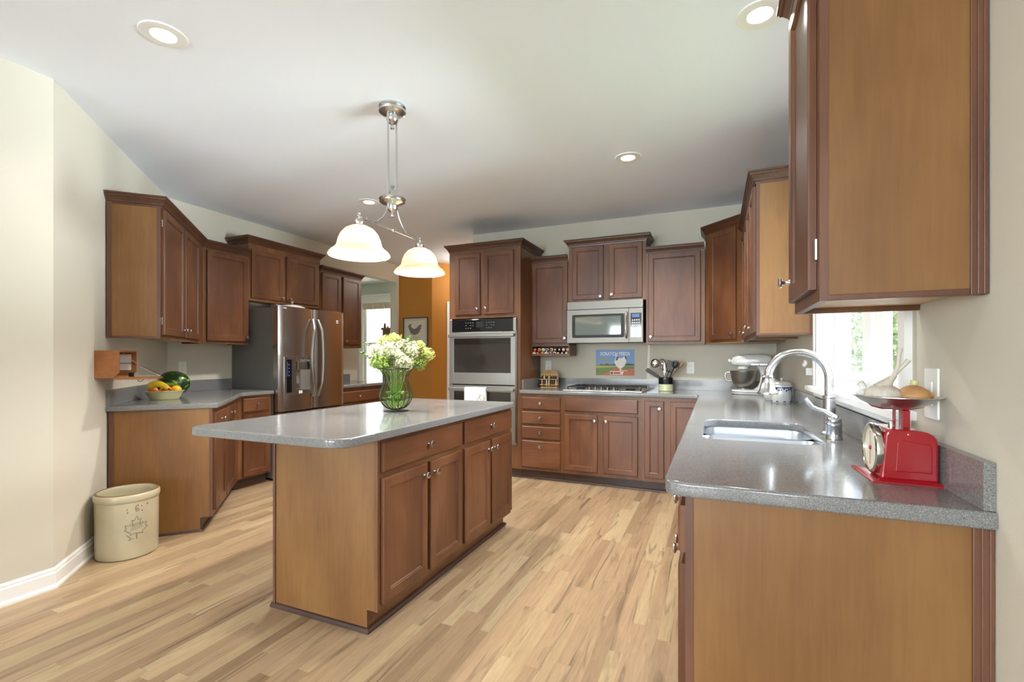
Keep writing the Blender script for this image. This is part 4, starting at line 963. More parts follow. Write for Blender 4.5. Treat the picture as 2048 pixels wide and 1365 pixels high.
obj('night_light', mb, 'ceramic', t, smooth=True)

# tin sign with a hen
SX0, SZ0, SW, SH = -1.188, 1.050, .411, .278
t = thing('tin_sign', 'small tin sign with a white hen reading SCRATCH FEEDS above the cooktop', 'sign', (SX0, YB-.003, SZ0), 0)
obj('panel', MB().box(0, 0, 0, SW, .0025, SH), mat('sign_sky_blue', (118, 152, 196), .45), t)
def decal(name, pts, m, y): return obj(name, MB().prism([(p[0]*SW, p[1]*SH) for p in pts], y, y+.0004, 'y'), m, t)
sg = {k: mat(k, c_, .5) for k, c_ in dict(sign_field=(112, 132, 64), sign_field_light=(178, 176, 96), sign_road=(186, 110, 82), sign_trees=(66, 92, 82), sign_cream=(228, 222, 196), sign_hen=(238, 234, 222), sign_hen_shade=(96, 96, 102), sign_gold=(168, 156, 96), sign_red=(184, 60, 40), sign_darkgreen=(44, 74, 44)).items()}
decal('painted_field', [(0, 0), (1, 0), (1, .40), (0, .40)], sg['sign_field'], -.0004)
decal('painted_meadow', [(0, .28), (.45, .32), (.6, .36), (1, .36), (1, .42), (.5, .40), (0, .42)], sg['sign_field_light'], -.0008)
decal('painted_trees', [(0, .40), (.1, .40), (.14, .45), (.2, .41), (.3, .46), (.38, .42), (.5, .45), (.7, .43), (.85, .47), (1, .44), (1, .38), (.5, .38), (0, .38)], sg['sign_trees'], -.0010)
decal('painted_road', [(.08, 0), (.30, .12), (.5, .30), (.62, .33), (.70, .25), (1, .28), (1, 0)], sg['sign_road'], -.0012)
decal('painted_box', [(.37, .03), (.70, .03), (.73, .16), (.38, .17)], sg['sign_cream'], -.0016)
decal('painted_box_label', [(.47, .06), (.64, .06), (.64, .13), (.47, .13)], sg['sign_red'], -.0020)
decal('painted_box_mark', [(.39, .05), (.45, .05), (.45, .14), (.39, .14)], sg['sign_darkgreen'], -.0020)
decal('painted_hen', [(.50, .62), (.53, .72), (.50, .77), (.53, .80), (.57, .76), (.59, .68), (.66, .66), (.72, .70), (.75, .76), (.79, .74), (.80, .62), (.78, .48), (.74, .36), (.68, .28), (.60, .28), (.53, .38), (.49, .50)], sg['sign_hen'], -.0016)
decal('painted_hen_hackle', [(.52, .58), (.54, .72), (.57, .75), (.60, .68), (.57, .58)], sg['sign_hen_shade'], -.0020)
decal('painted_hen_tail', [(.75, .70), (.755, .77), (.80, .74), (.81, .62), (.78, .60)], sg['sign_hen_shade'], -.0020)
decal('painted_hen_legs', [(.62, .28), (.66, .28), (.67, .20), (.83, .19), (.83, .175), (.62, .18)], sg['sign_cream'], -.0020)
decal('painted_panel_text', [(.10, .60), (.29, .60), (.29, .66), (.10, .66)], sg['sign_gold'], -.0009)
decal('painted_panel_text', [(.16, .48), (.38, .48), (.38, .54), (.16, .54)], sg['sign_gold'], -.0009)
text_mesh('SCRATCH FEEDS', .052, 'white', t, (SW*.5, -.0014, SH*.83), sx=.82)

# framed hen print in the hall
t = thing('framed_print', 'framed grey hen print hanging on the orange hall wall', 'picture', (-4.597, 6.318, 1.425), 0)
FW, FH = .468, .460
mb = MB(); mb.box(0, -.018, 0, .016, 0, FH); mb.box(FW-.016, -.018, 0, FW, 0, FH); mb.box(.016, -.018, 0, FW-.016, 0, .016); mb.box(.016, -.018, FH-.016, FW-.016, 0, FH)
obj('frame', mb, 'pic_frame', t, bevel=.002)
obj('mount', MB().box(.016, -.008, .016, FW-.016, -.002, FH-.016), 'mount', t)
obj('print', MB().box(.060, -.0086, .060, FW-.060, -.008, FH-.050), 'paper', t)
hp_ = [(.20, .55), (.16, .62), (.15, .70), (.09, .73), (.14, .77), (.15, .84), (.19, .82), (.22, .89), (.25, .83), (.29, .86), (.28, .79), (.27, .73), (.33, .66), (.45, .62), (.54, .66), (.62, .74), (.72, .80), (.80, .80), (.82, .74), (.74, .70), (.80, .66), (.74, .60), (.70, .50), (.60, .40), (.48, .36), (.34, .38), (.24, .45)]
obj('printed_hen', MB().prism([(.05+p[0]*.37, .05+p[1]*.36) for p in hp_], -.0090, -.0086, 'y'), 'hen_grey', t)
mb = MB()
for k in range(4): mb.tube([(.20+.03*k, -.0088, .17), (.205+.03*k, -.0088, .12), (.19+.03*k, -.0088, .105)], .0025, 5)
obj('printed_marks', mb, 'hen_grey', t)

# tall cabinet in the dining room
t = thing('tall_cabinet', 'tall brown wooden cabinet with a corner finial, its edge against the bright dining window', 'cabinet', (-5.655, 7.12, 0), 0)
obj('case', MB().box(0, 0, 0, .80, .40, 1.76), 'brownwood', t, bevel=.006)
obj('crown_moulding', MB().box(-.02, -.02, 1.76, .82, .40, 1.80), 'brownwood', t, bevel=.008)
obj('door', MB().box(.04, -.016, .10, .395, -.001, 1.70), 'brownwood', t, bevel=.006)
obj('door', MB().box(.405, -.016, .10, .76, -.001, 1.70), 'brownwood', t, bevel=.006)
mb = MB().lathe([(0, 1.80), (.022, 1.80), (.030, 1.82), (.016, 1.835), (.028, 1.855), (.012, 1.885), (0, 1.895)], (.035, .03, 0), 14); mb.lathe([(0, 1.80), (.018, 1.80), (.02, 1.82), (0, 1.84)], (.10, .03, 0), 12)
obj('finial', mb, 'brownwood', t, smooth=True)

# ================================================================ SMALL THINGS
# ---- red kitchen scale
t = thing('kitchen_scale', 'red enamel kitchen scale with a round dial, at the near end of the worktop', 'scale', (0, 0, CT), 0)
mb = MB()
y0, y1 = 1.490, 1.628
mb.loft([[(.372, y0-.004, 0), (.524, y0-.004, 0), (.524, y1+.02, 0), (.372, y1+.06, 0)], [(.374, y0-.002, .004), (.522, y0-.002, .004), (.522, y1+.018, .004), (.374, y1+.058, .004)], [(.392, y0+.008, .010), (.514, y0+.008, .010), (.514, y1, .010), (.392, y1, .010)]])
obj('base_plate', mb, 'red', t, bevel=.001)
side = [(.394, .008), (.5135, .008), (.5135, .100), (.511, .116), (.504, .126), (.492, .133), (.470, .137), (.418, .138), (.408, .134), (.4035, .124)]
bd = obj('body', MB().prism(side, y0+.008, y1-.006, 'y'), 'red', t, bevel=.006, seg=3)
mb = MB(); pn = [(.424, .030), (.500, .030), (.500, .092), (.494, .104), (.440, .112), (.428, .106)]
mb.loft([[(p[0], y0+.0085, p[1]) for p in pn], [(.462+(p[0]-.462)*.96, y0+.0055, .07+(p[1]-.07)*.95) for p in pn]]); obj('embossed_panel', mb, 'red', bd, bevel=.0012)
obj('screw', MB().lathe([(0, 0), (.003, 0), (.002, .002), (0, .0025)], (.452, y0+.010, .126), 10, '-y'), 'nickel', bd)
cy = 1.560; cz = .079
d = obj('dial_ring', MB().lathe([(.060, -.012), (.066, -.008), (.0675, .002), (.066, .006), (.061, .009), (.058, .007), (.058, .002)], (.3925, cy, cz), 40, '-x'), 'chrome', t, smooth=True)
f_ = obj('dial_face', MB().lathe([(0, .003), (.059, .003), (.059, -.014), (0, -.014)], (.3925, cy, cz), 40, '-x'), 'cream', t)
mb = MB()
for k in range(60):
    a = 2*PI*k/60; r0 = .050 if k % 5 == 0 else .053; w_ = .0007
    p = Vector((0, math.cos(a), math.sin(a))); q = Vector((0, -math.sin(a), math.cos(a))); c0 = Vector((.3888, cy, cz))
    mb.poly([c0+p*r0-q*w_, c0+p*r0+q*w_, c0+p*.056+q*w_, c0+p*.056-q*w_])
obj('tick_marks', mb, 'ink', f_)
mb = MB(); mb.box(.3868, cy-.0012, cz-.045, .3876, cy+.0012, cz+.045); mb.lathe([(0, 0), (.006, 0), (.004, .004), (0, .004)], (.3885, cy, cz), 14, '-x'); obj('needle', mb, 'red', f_)
mb = MB(); mb.box(.4385, cy-.010, .136, .4415, cy+.010, .186); mb.box(.4385, cy-.010, .183, .470, cy+.010, .186); mb.box(.4535, cy-.014, .136, .4705, cy+.014, .183)
obj('post', mb, 'red', t, bevel=.0015)
obj('adjuster', MB().lathe([(0, 0), (.007, 0), (.007, .014), (.004, .018), (0, .018)], (.4330, cy-.002, .137), 14), 'chrome', t, smooth=True)
mb = MB(); mb.tube([(.375, cy, .206), (.392, cy, .192), (.415, cy, .186), (.475, cy, .186), (.500, cy, .192), (.515, cy, .205)], .006, 8, flat=.4); obj('cradle', mb, 'red', t, smooth=True)
BC = (.444, 1.556, .186)
bp_ = [(0, .0), (.028, .001), (.055, .008), (.078, .020), (.090, .031), (.0955, .033), (.0955, .0345), (.089, .0335), (.076, .0225), (.054, .0105), (.028, .0035), (0, .0025)]
obj('pan', MB().lathe(bp_, BC, 44), 'pan_steel', t, smooth=True)

BZ = CT+.186
def garlic(name, label, c_, r, stalk, m='garlic', sq=.8, m2=None, cat='garlic bulb'):
    t = thing(name, label, cat, c_, 0)
    def fn(p):
        an = math.atan2(p.y, p.x); k = 1+.05*abs(math.cos(an*4))*(1-abs(p.z)); return Vector((p.x*k, p.y*k, p.z))
    obj('bulb', MB().ell((0, 0, r*sq), (r, r, r*sq), 28, 14, fn=fn), m, t, smooth=True)
    for s_ in stalk: obj('stalk', MB().tube(s_[0], s_[1], 10), m2 or m, t, smooth=True)
    return t
garlic('garlic_bulb', 'large papery garlic bulb with a tall forked stalk, in the scale pan', (.412, 1.545, BZ+.008), .040,
       [([(0, 0, .045), (.012, 0, .066), (.024, 0, .080), (.032, 0, .105), (.034, 0, .135), (.037, .0, .152)], [.024, .011, .0065, .005, .005, .006]),
        ([(.026, 0, .084), (.038, 0, .100), (.049, 0, .113), (.054, 0, .122)], [.005, .005, .005, .0065])], sq=.72)
garlic('brown_onion', 'brown skinned onion lying in the scale pan beside the garlic', (.474, 1.537, BZ+.006), .034,
       [([(.025, .0, .035), (.042, .0, .030)], [.014, .005])], m='onion', sq=.86, cat='onion')
garlic('garlic_bulb', 'small pale garlic bulb with dry roots at the back left of the scale pan', (.385, 1.600, BZ+.020), .020, [([(0, 0, .026), (-.006, 0, .040), (-.012, 0, .046)], [.010, .008, .010]), ([(.004, 0, .026), (.012, 0, .040), (.016, 0, .042)], [.009, .006, .008])], m='foil', sq=.8)
garlic('sprouting_shallot', 'sprouting yellow green shallot at the back right of the scale pan', (.492, 1.592, BZ+.012), .026, [([(0, 0, .036), (.0, 0, .052), (.002, 0, .062)], [.014, .008, .009])], m='sprout', sq=.8, m2='sprout', cat='shallot')

# ---- stand mixer
t = thing('stand_mixer', 'white stand mixer with a steel bowl in the corner of the back worktop', 'mixer', (.305, 4.72, CT), math.radians(-4))
o_ = [(x, y) for x, y in [(p[0], p[1]) for p in rrect(-.165, -.10, .165, .10, .085, 8)]]
mb = MB(); mb.loft([[(p[0]*f, p[1]*f, z) for p in o_] for f, z in ((.93, 0), (.99, .006), (1.0, .014), (1.0, .018), (.985, .019), (.985, .023), (1.0, .024), (1, .030), (.96, .040), (.80, .044))])
obj('base', mb, 'ceramic', t, smooth=True)
obj('base_band', MB().loft([[(p[0]*.992, p[1]*.992, z) for p in o_] for z in (.0188, .0232)]), 'blackmat', t)
cl_ = []
for z, x0, x1, wy in ((.035, .00, .150, .075), (.07, .045, .135, .055), (.12, .065, .125, .045), (.17, .070, .130, .045), (.22, .055, .145, .055), (.25, .03, .150, .062)):
    cl_.append([(x, y, z) for x, y in rrect(x0, -wy, x1, wy, min(wy, (x1-x0)/2)*.9, 5)])
obj('column', MB().loft(cl_), 'ceramic', t, smooth=True)
hd = []
for x, rz_, ry_, zc_ in ((-.165, .002, .002, .292), (-.160, .030, .034, .292), (-.145, .044, .046, .292), (-.10, .056, .056, .294), (-.03, .062, .060, .296), (.05, .062, .060, .298), (.12, .056, .056, .298), (.150, .044, .046, .297), (.165, .02, .02, .296)):
    pw = lambda v: math.copysign(abs(v)**.62, v); hd.append([(x, ry_*pw(math.cos(a)), zc_+rz_*pw(math.sin(a))*(1 if math.sin(a) > 0 else .85)) for a in [2*PI*k/32 for k in range(32)]])
h_ = obj('motor_head', MB().loft(hd), 'ceramic', t, smooth=True)
obj('attachment_knob', MB().lathe([(0, 0), (.012, 0), (.012, .012), (.020, .014), (.020, .026), (.016, .032), (0, .033)], (-.158, -.01, .296), 18, '-x'), 'ceramic', h_, smooth=True)
obj('trim_band', MB().box(.0, -.0615, .262, .12, -.058, .268), 'chrome', h_)
obj('speed_lever', MB().tube([(.06, -.055, .262), (.06, -.07, .262)], .005, 8), 'blackmat', h_)
obj('planetary_hub', MB().lathe([(0, .215), (.028, .215), (.030, .222), (.048, .224), (.050, .248), (0, .25)], (-.065, 0, 0), 24), 'ceramic', t, smooth=True)
bw = obj('mixing_bowl', MB().lathe([(0, .046), (.034, .046), (.034, .052), (.050, .060), (.085, .095), (.102, .140), (.108, .195), (.111, .205), (.111, .208), (.106, .207), (.100, .145), (.082, .10), (.045, .066), (0, .062)], (-.065, 0, 0), 36), 'steel_h', t, smooth=True)
obj('bowl_handle', MB().tube([(-.170, -.0, .190), (-.195, 0, .195), (-.212, 0, .185), (-.216, 0, .155), (-.210, 0, .125), (-.190, 0, .112), (-.158, 0, .120)], .006, 10), 'chrome', bw, smooth=True)
obj('bowl_stand', MB().lathe([(0, .040), (.045, .040), (.040, .047), (0, .0475)], (-.065, 0, 0), 24), 'ceramic', t, smooth=True)

# ---- canisters behind the faucet
t = thing('canister', 'white ceramic canister with a blue band, on the worktop behind the faucet', 'canister', (.448, 3.93, CT), 0)
mb = MB().lathe([(0, 0), (.064, 0), (.067, .004), (.067, .125), (.064, .130), (0, .130)], seg=32); rnd = random.Random(4)
mb.lathe([(.0674, .104), (.0674, .113)], seg=32, mi=1)
for k in range(26):
    a = 2*PI*k/26; z = .094+.006*math.sin(k*2.3); s_ = .006+.003*rnd.random()
    p = Vector((math.cos(a), math.sin(a), 0)); q = Vector((-math.sin(a), math.cos(a), 0)); c0 = p*.0677+Vector((0, 0, z))
    mb.poly([c0-q*s_, c0+Vector((0, 0, -s_)), c0+q*s_, c0+Vector((0, 0, s_))], 1)
for k in range(9):
    a = 2*PI*k/9; p = Vector((math.cos(a), math.sin(a), 0)); q = Vector((-math.sin(a), math.cos(a), 0)); c0 = p*.0677+Vector((0, 0, .006))
    mb.poly([c0-q*.012, c0+q*.012, c0+q*.005+Vector((0, 0, .008)), c0-q*.005+Vector((0, 0, .008))], 1)
obj('jar', mb, ['ceramic', 'blue'], t, smooth=True)
ld = obj('lid', MB().lathe([(.066, .131), (.069, .134), (.066, .140), (.045, .152), (.015, .158), (0, .158)], seg=32), 'ceramic', t, smooth=True)
obj('lid_knob', MB().lathe([(0, .157), (.006, .158), (.008, .164), (.012, .170), (.010, .178), (0, .180)], seg=18), 'ceramic', ld, smooth=True)
t = thing('sugar_jar', 'white lidded sugar jar standing behind the blue banded canister', 'jar', (.405, 4.12, CT), 0)
obj('jar', MB().lathe([(0, 0), (.040, 0), (.058, .02), (.062, .06), (.055, .11), (.045, .135), (0, .136)], seg=28), 'ceramic', t, smooth=True)
ld = obj('lid', MB().lathe([(.048, .137), (.050, .142), (.040, .155), (.020, .170), (0, .172)], seg=28), 'ceramic', t, smooth=True)
obj('lid_knob', MB().ell((0, 0, .183), (.014, .014, .014), 16, 10), 'ceramic', ld, smooth=True)

# ---- utensil crock and its utensils
UCX, UCY = -.440, 4.885
t = thing('utensil_crock', 'small stoneware crock, black above and pale green below, right of the cooktop', 'crock', (UCX, UCY, CT), 0)
obj('lower_body', MB().lathe([(0, 0), (.066, 0), (.070, .004), (.070, .066), (.0, .066)], seg=32), 'sage', t, smooth=True)
obj('upper_band', MB().lathe([(.070, .0662), (.0702, .122), (.073, .124), (.073, .130), (.066, .131), (.064, .126), (.064, .070), (.02, .068)], seg=32), 'black', t, smooth=True)
def uten(name, label, base, tip, parts, cat='utensil'):
    """parts built along local z from base towards tip"""
    b_ = Vector(base); d_ = (Vector(tip)-b_); zz_ = d_.normalized(); xx_ = Vector((0, 1, 0)).cross(zz_).normalized(); yy_ = zz_.cross(xx_); q_ = Matrix((xx_, yy_, zz_)).transposed().to_quaternion()
    t = thing(name, label, cat, (UCX+b_.x, UCY+b_.y, CT+b_.z), 0)
    t.rotation_mode = 'QUATERNION'; t.rotation_quaternion = q_
    L_ = d_.length
    for nm, mb, m, sm in parts(L_): obj(nm, mb, m, t, smooth=sm)
    return t
bs = lambda x, y: (x, y, .072)
uten('ladle', 'steel soup ladle leaning left in the utensil crock', bs(.02, 0), (-.10, -.01, .27), lambda L: [('handle', MB().tube([(0, 0, 0), (0, 0, L-.03)], .004, 8, flat=.5), 'chrome', True), ('bowl', MB().ell((.0, .0, L), (.046, .026, .044), 20, 12), 'chrome', True)])
uten('spatula', 'black nylon spatula sticking out far left of the utensil crock', bs(.03, -.01), (-.175, -.02, .205), lambda L: [('handle', MB().tube([(0, 0, 0), (0, 0, L-.09)], .005, 8), 'blackplastic', True), ('blade', MB().loft([[(x*f, y*f, z) for x, y in ((-.020, -.005), (.020, -.005), (.020, .005), (-.020, .005))] for z, f in ((L-.15, .5), (L-.11, .9), (L, 1.1), (L+.01, .8))]), 'blackplastic', False)])
def whisk(L):
    mb = MB()
    for k in range(6):
        a = PI*k/6; mb.tube([(.038*math.sin(PI*u)*math.cos(a)*(1 if 1 else 0), .038*math.sin(PI*u)*math.sin(a), L-.11+.13*math.sin(PI*u/2) if False else L-.12+.14*(1-abs(2*u-1)**1.6)) if False else ((.038*math.sin(2*PI*u))*math.cos(a), (.038*math.sin(2*PI*u))*math.sin(a), L-.06-.06*math.cos(2*PI*u)) for u in [i/16 for i in range(17)]], .0016, 5)
    return [('handle', MB().tube([(0, 0, 0), (0, 0, L-.11)], .007, 10), 'chrome', True), ('wires', mb, 'chrome', True)]
uten('whisk', 'wire balloon whisk standing at the back of the utensil crock', bs(0, .025), (-.045, .03, .315), whisk)
uten('turner', 'wide black slotted turner standing in the middle of the utensil crock', bs(-.01, .02), (.050, .015, .285), lambda L: [('handle', MB().tube([(0, 0, 0), (0, 0, L-.09)], .005, 8), 'blackplastic', True), ('blade', (lambda m_: [m_.box(-.036+.0165*k, -.0015, L-.095, -.026+.0165*k, .0015, L) for k in range(5)] and m_.box(-.036, -.0015, L-.105, .040, .0015, L-.092).box(-.036, -.0015, L-.004, .040, .0015, L+.008))(MB()), 'blackplastic', False)])
uten('serving_tongs', 'slim steel tongs leaning slightly left in the utensil crock', bs(.015, -.03), (-.03, -.035, .265), lambda L: [('arm', MB().tube([(-.008, 0, 0), (-.010, 0, L)], .007, 8, flat=.4), 'chrome', True), ('arm', MB().tube([(.008, 0, 0), (.010, 0, L)], .007, 8, flat=.4), 'chrome', True), ('hinge_end', MB().ell((0, 0, L), (.014, .008, .016), 14, 8), 'chrome', True)])
uten('kitchen_knife', 'white handled steel knife standing upright in the utensil crock', bs(.01, -.045), (-.012, -.045, .275), lambda L: [('blade', MB().tube([(0, 0, 0), (0, 0, L-.10)], .006, 8, flat=.3), 'chrome', True), ('handle', MB().tube([(0, 0, L-.10), (0, 0, L-.05), (0, 0, L)], [.008, .012, .008], 12), 'ceramic', True)])
def pasta(L):
    mb = MB().ell((0, 0, L-.01), (.028, .012, .036), 16, 10)
    for k in range(8):
        a = math.radians(-20+220*k/7); mb.tube([(.024*math.cos(a), 0, L-.01+.028*math.sin(a)), (.042*math.cos(a), -.012, L-.005+.044*math.sin(a))], [.004, .0028], 6)
    return [('handle', MB().tube([(0, 0, 0), (0, 0, L-.03)], .0055, 8), 'blackplastic', True), ('toothed_head', mb, 'blackplastic', True)]
uten('pasta_server', 'black toothed pasta server leaning right in the utensil crock', bs(.01, 0), (.095, -.02, .265), pasta)
uten('wooden_spoon', 'grey brown wooden spoon leaning far right behind the pasta server', bs(.0, .03), (.150, .03, .270), lambda L: [('handle', MB().tube([(0, 0, 0), (0, 0, L-.04)], .006, 8), 'brownwood', True), ('bowl', MB().ell((0, 0, L-.02), (.020, .008, .036), 16, 10), 'brownwood', True)])
uten('serving_fork', 'long steel serving fork leaning right in the utensil crock', bs(-.02, -.02), (.055, -.04, .235), lambda L: [('handle', MB().tube([(0, 0, 0), (0, 0, L)], .0045, 8, flat=.5), 'chrome', True)])

# ---- spice rack with seven test tubes
RXx, RYy = -1.665, 4.935
t = thing('spice_rack', 'pale bamboo rack with an arched back beside the cooktop', 'rack', (RXx, RYy, CT), 0)
arch = [(-.095, 0), (.095, 0), (.095, .150)]+[(.095*math.cos(a), .150+.042*math.sin(a)) for a in [PI*k/12 for k in range(1, 12)]]+[(-.095, .150)]
obj('arched_back', MB().prism(arch, .02, .028, 'y'), 'bamboo', t)
mb = MB()
for z in (.026, .086): mb.box(-.102, -.030, z, .102, .020, z+.008)
obj('tube_shelf', mb, 'bamboo', t)
obj('base', MB().box(-.095, -.030, 0, .095, .020, .008), 'bamboo', t)
fills = ['spice_pink', 'spice_brown', 'spice_white', 'spice_white', 'spice_brown', 'spice_brown', 'spice_white']
tops = ['spice_dark', 'spice_white', 'spice_dark', 'spice_white', 'spice_dark', 'blue', 'spice_dark']
names_ = ['leftmost', 'second from left', 'third from left', 'middle', 'third from right', 'second from right', 'rightmost']
cols_ = ['pink salt', 'pale and brown spice', 'white powder', 'white powder', 'brown spice', 'blue and brown spice', 'white powder']
for k in range(7):
    x = RXx-.081+.027*k
    s_ = thing('spice_tube', 'corked glass tube of %s, %s in the bamboo rack' % (cols_[k], names_[k]), 'spice tube', (x, RYy-.012, CT+.0085), 0, 'spice tubes in the bamboo rack')
    obj('tube', MB().lathe([(0, 0), (.008, .001), (.0095, .008), (.0095, .128), (.0085, .128), (.0085, .009), (0, .004)], seg=14), 'tube', s_, smooth=True)
    obj('filling', MB().lathe([(0, .004), (.008, .006), (.008, .078), (0, .078)], seg=12), fills[k], s_, smooth=True)
    obj('upper_filling', MB().lathe([(0, .080), (.008, .080), (.008, .118), (0, .118)], seg=12), tops[k], s_, smooth=True)
    obj('cork', MB().lathe([(0, .122), (.008, .122), (.010, .140), (0, .141)], seg=12), 'cork', s_, smooth=True)

# ---- shallow box of corks and bottles under the cabinet left of the microwave
t = thing('under_cabinet_box', 'shallow brown open wooden box fixed under the cabinet left of the microwave', 'box', (-1.820, 4.79, 1.262), 0)
mb = MB(); mb.box(0, 0, 0, .425, .26, .006); mb.box(0, 0, .006, .008, .26, .108); mb.box(.417, 0, .006, .425, .26, .108); mb.box(.008, .252, .006, .417, .26, .108); mb.box(.008, 0, .100, .417, .252, .108)
obj('tray', mb, 'frame', t); 
obj('lip', MB().box(.008, 0, .006, .417, .006, .020), 'door', t)
kinds = [('blackmat', 'dark'), ('ceramic', 'white'), ('cork', 'tan'), ('spice_pink', 'pink'), ('bamboo', 'gold'), ('blackmat', 'black'), ('steel_h', 'silver'), ('red', 'dark red')]
rnd = random.Random(11)
for k in range(18):
    up_ = k >= 9; x = -1.790+.0455*(k % 9)+(.008 if up_ else -.006); z = 1.2690+.0195+(.0375 if up_ else 0)
    m_, cn = kinds[(k*5+2) % 8]
    s_ = thing('cork_stopper', 'small bottle end lying in the shallow box under the cabinet', 'bottle stopper', (x, 4.80, z), 0, 'bottle stoppers in the under-cabinet box')
    obj('stopper', MB().lathe([(0, -.002), (.015, -.002), (.0185, -.006), (.0185, -.03), (.018, -.12), (0, -.12)], (0, 0, 0), 16, '-y'), m_, s_, smooth=True)
    obj('cap', MB().lathe([(0, .004), (.009, .003), (.011, -.003), (.0, -.004)], (0, 0, 0), 12, '-y'), kinds[(k*3+1) % 8][0], s_, smooth=True)

# ---- stoneware crock on the floor
t = thing('stoneware_crock', 'large cream stoneware crock with a grey stamp, on the floor by the angled wall', 'crock', (*PA(.425, .192), 0), 0)
CRp = [(0, 0), (.150, 0), (.158, .006), (.161, .02), (.162, .345), (.164, .350), (.1645, .356)]
obj('body', MB().lathe([(0, 0), (.148, 0), (.156, .006), (.159, .02), (.161, .348), (.1655, .352), (.168, .362), (.168, .384), (.163, .395), (.154, .400), (.146, .397), (.142, .390), (.140, .36), (.138, .05), (0, .04)], seg=56), 'crock', t, smooth=True)
obj('worn_rim', MB().lathe([(.1625, .3955), (.156, .4005), (.148, .3985)], seg=56), 'crockrim', t, smooth=True)
def on_crock(pts, ang, z0, s_, r=.0017, closed=False):
    out = []
    for x, y in pts:
        a = ang+x*s_/.161; out.append((.1615*math.cos(a), .1615*math.sin(a), z0+y*s_))
    return out
mb = MB(); A0 = math.radians(-12)
leaf = [(0, -1.2), (.05, -.6), (.5, -.75), (.45, -.55), (.9, -.2), (.75, -.1), (.85, .25), (.55, .15), (.5, .3), (.25, .05), (.35, .65), (.18, .55), (0, .95), (-.18, .55), (-.35, .65), (-.25, .05), (-.5, .3), (-.55, .15), (-.85, .25), (-.75, -.1), (-.9, -.2), (-.45, -.55), (-.5, -.75), (-.05, -.6), (0, -1.2)]
mb.tube(on_crock(leaf, A0, .200, .066), .0015, 5)
for k in range(4): mb.tube(on_crock([(-.5+.05*k, -.30+.17*k), (.0, -.22+.17*k), (.5-.05*k, -.12+.16*k)], A0, .200, .064), .0013, 5)
num = [(.35, .8), (.1, 1.0), (-.2, .8), (-.35, .3), (-.25, -.3), (.05, -.5), (.3, -.3), (.3, .05), (.05, .2), (-.2, .0)]
mb.tube(on_crock(num, A0+.02, .305, .026), .0022, 6)
for x, y in ((-1.9, .2), (-1.8, -.6), (1.1, .6), (2.4, .9), (2.55, .75), (1.2, -.6)): mb.ell(on_crock([(x, y)], A0, .305, .024)[0], (.004, .004, .004), 8, 6)
mb.tube(on_crock([(-.95, -1.2), (-.6, -1.6), (-.8, -1.9), (-.3, -1.7)], A0, .215, .05), .0016, 5)
obj('stamp', mb, 'stamp', t)

# ---- wooden box on the angled wall with its lid let down
BO = PA(.489, 0)
t = thing('wall_box', 'small orange brown wooden box on the angled wall, its lid hanging open on a chain', 'wall box', (BO[0], BO[1], 1.107), math.radians(135))
# local x along the wall (away from the camera), y into the wall; the box stands out to y<0
BWd, BDp, BHt = .312, .128, .178
mb = MB(); sp = [(0, 0), (0, BHt), (-BDp, BHt), (-BDp, .035), (-BDp+.030, 0)]
mb.prism(sp, 0, .010, 'x'); mb.prism(sp, BWd-.010, BWd, 'x'); mb.box(.010, -.010, 0, BWd-.010, 0, BHt); mb.box(.010, -BDp, BHt-.010, BWd-.010, -.010, BHt); mb.box(.010, -BDp+.03, 0, BWd-.010, -.010, .010)
obj('case', mb, 'boxwood', t)
lid = obj('lid', MB().box(.002, -BDp-.155, -.012, BWd-.002, -BDp+.028, -.002), 'boxwood', t)
obj('hook', MB().tube([(.15, -BDp-.09, -.012), (.15, -BDp-.075, -.028), (.15, -BDp-.06, -.030), (.15, -BDp-.052, -.014)], .002, 6), 'wire', lid)
mb = MB(); A_ = Vector((BWd-.015, -.06, BHt-.02)); B_ = Vector((BWd-.015, -BDp-.14, .002))
for k in range(22):
    p = A_.lerp(B_, k/21); p.z -= .016*math.sin(PI*k/21); mb.ell(p, (.0032, .005, .0032), 8, 6)
obj('chain', mb, 'chain', t)
mb = MB(); mb.tube([(BWd-.07, -.02, .095), (BWd-.02, -.09, .095), (BWd-.015, -.13, .09), (BWd-.012, -.20, .05), (BWd-.010, -.27, .012)], .0018, 6); obj('wire', mb, 'wire', t, smooth=True)
obj('hinge', MB().box(BWd-.06, -BDp+.005, .0, BWd-.03, -BDp+.028, .028), 'wire', t)
mb = MB(); mb.box(BWd-.0135, -.10, .045, BWd-.0102, -.035, .155); obj('white_plate', mb, 'plastic', t)

# ---- fruit bowl and melon
FB = (-3.965, 2.345)
t = thing('fruit_bowl', 'pale green ribbed stoneware bowl of fruit on the angled worktop', 'bowl', (*FB, CT), 0)
pr = [(0, 0), (.092, 0), (.096, .004)]
for k in range(6): pr += [(.098+.004*k, .010+.0085*k), (.101+.004*k, .014+.0085*k)]
pr += [(.128, .062), (.130, .066), (.126, .068), (.121, .062), (.100, .012), (0, .008)]
obj('bowl', MB().lathe(pr, seg=48), 'bowlg', t, smooth=True)
def fruit(name, label, cat, c_, r, m, group=None, sq=.94):
    t = thing(name, label, cat, (FB[0]+c_[0], FB[1]+c_[1], CT+c_[2]), 0, group)
    obj('peel', MB().ell((0, 0, r), (r, r, r*sq), 24, 14), m, t, smooth=True)
    obj('stem_button', MB().ell((0, 0, r*(1+sq)), (.004, .004, .002), 8, 6), 'stem', t)
def ip(dx, dd): return (.9195*dx-.393*dd, .393*dx+.9195*dd)      # sideways and away as seen by the camera
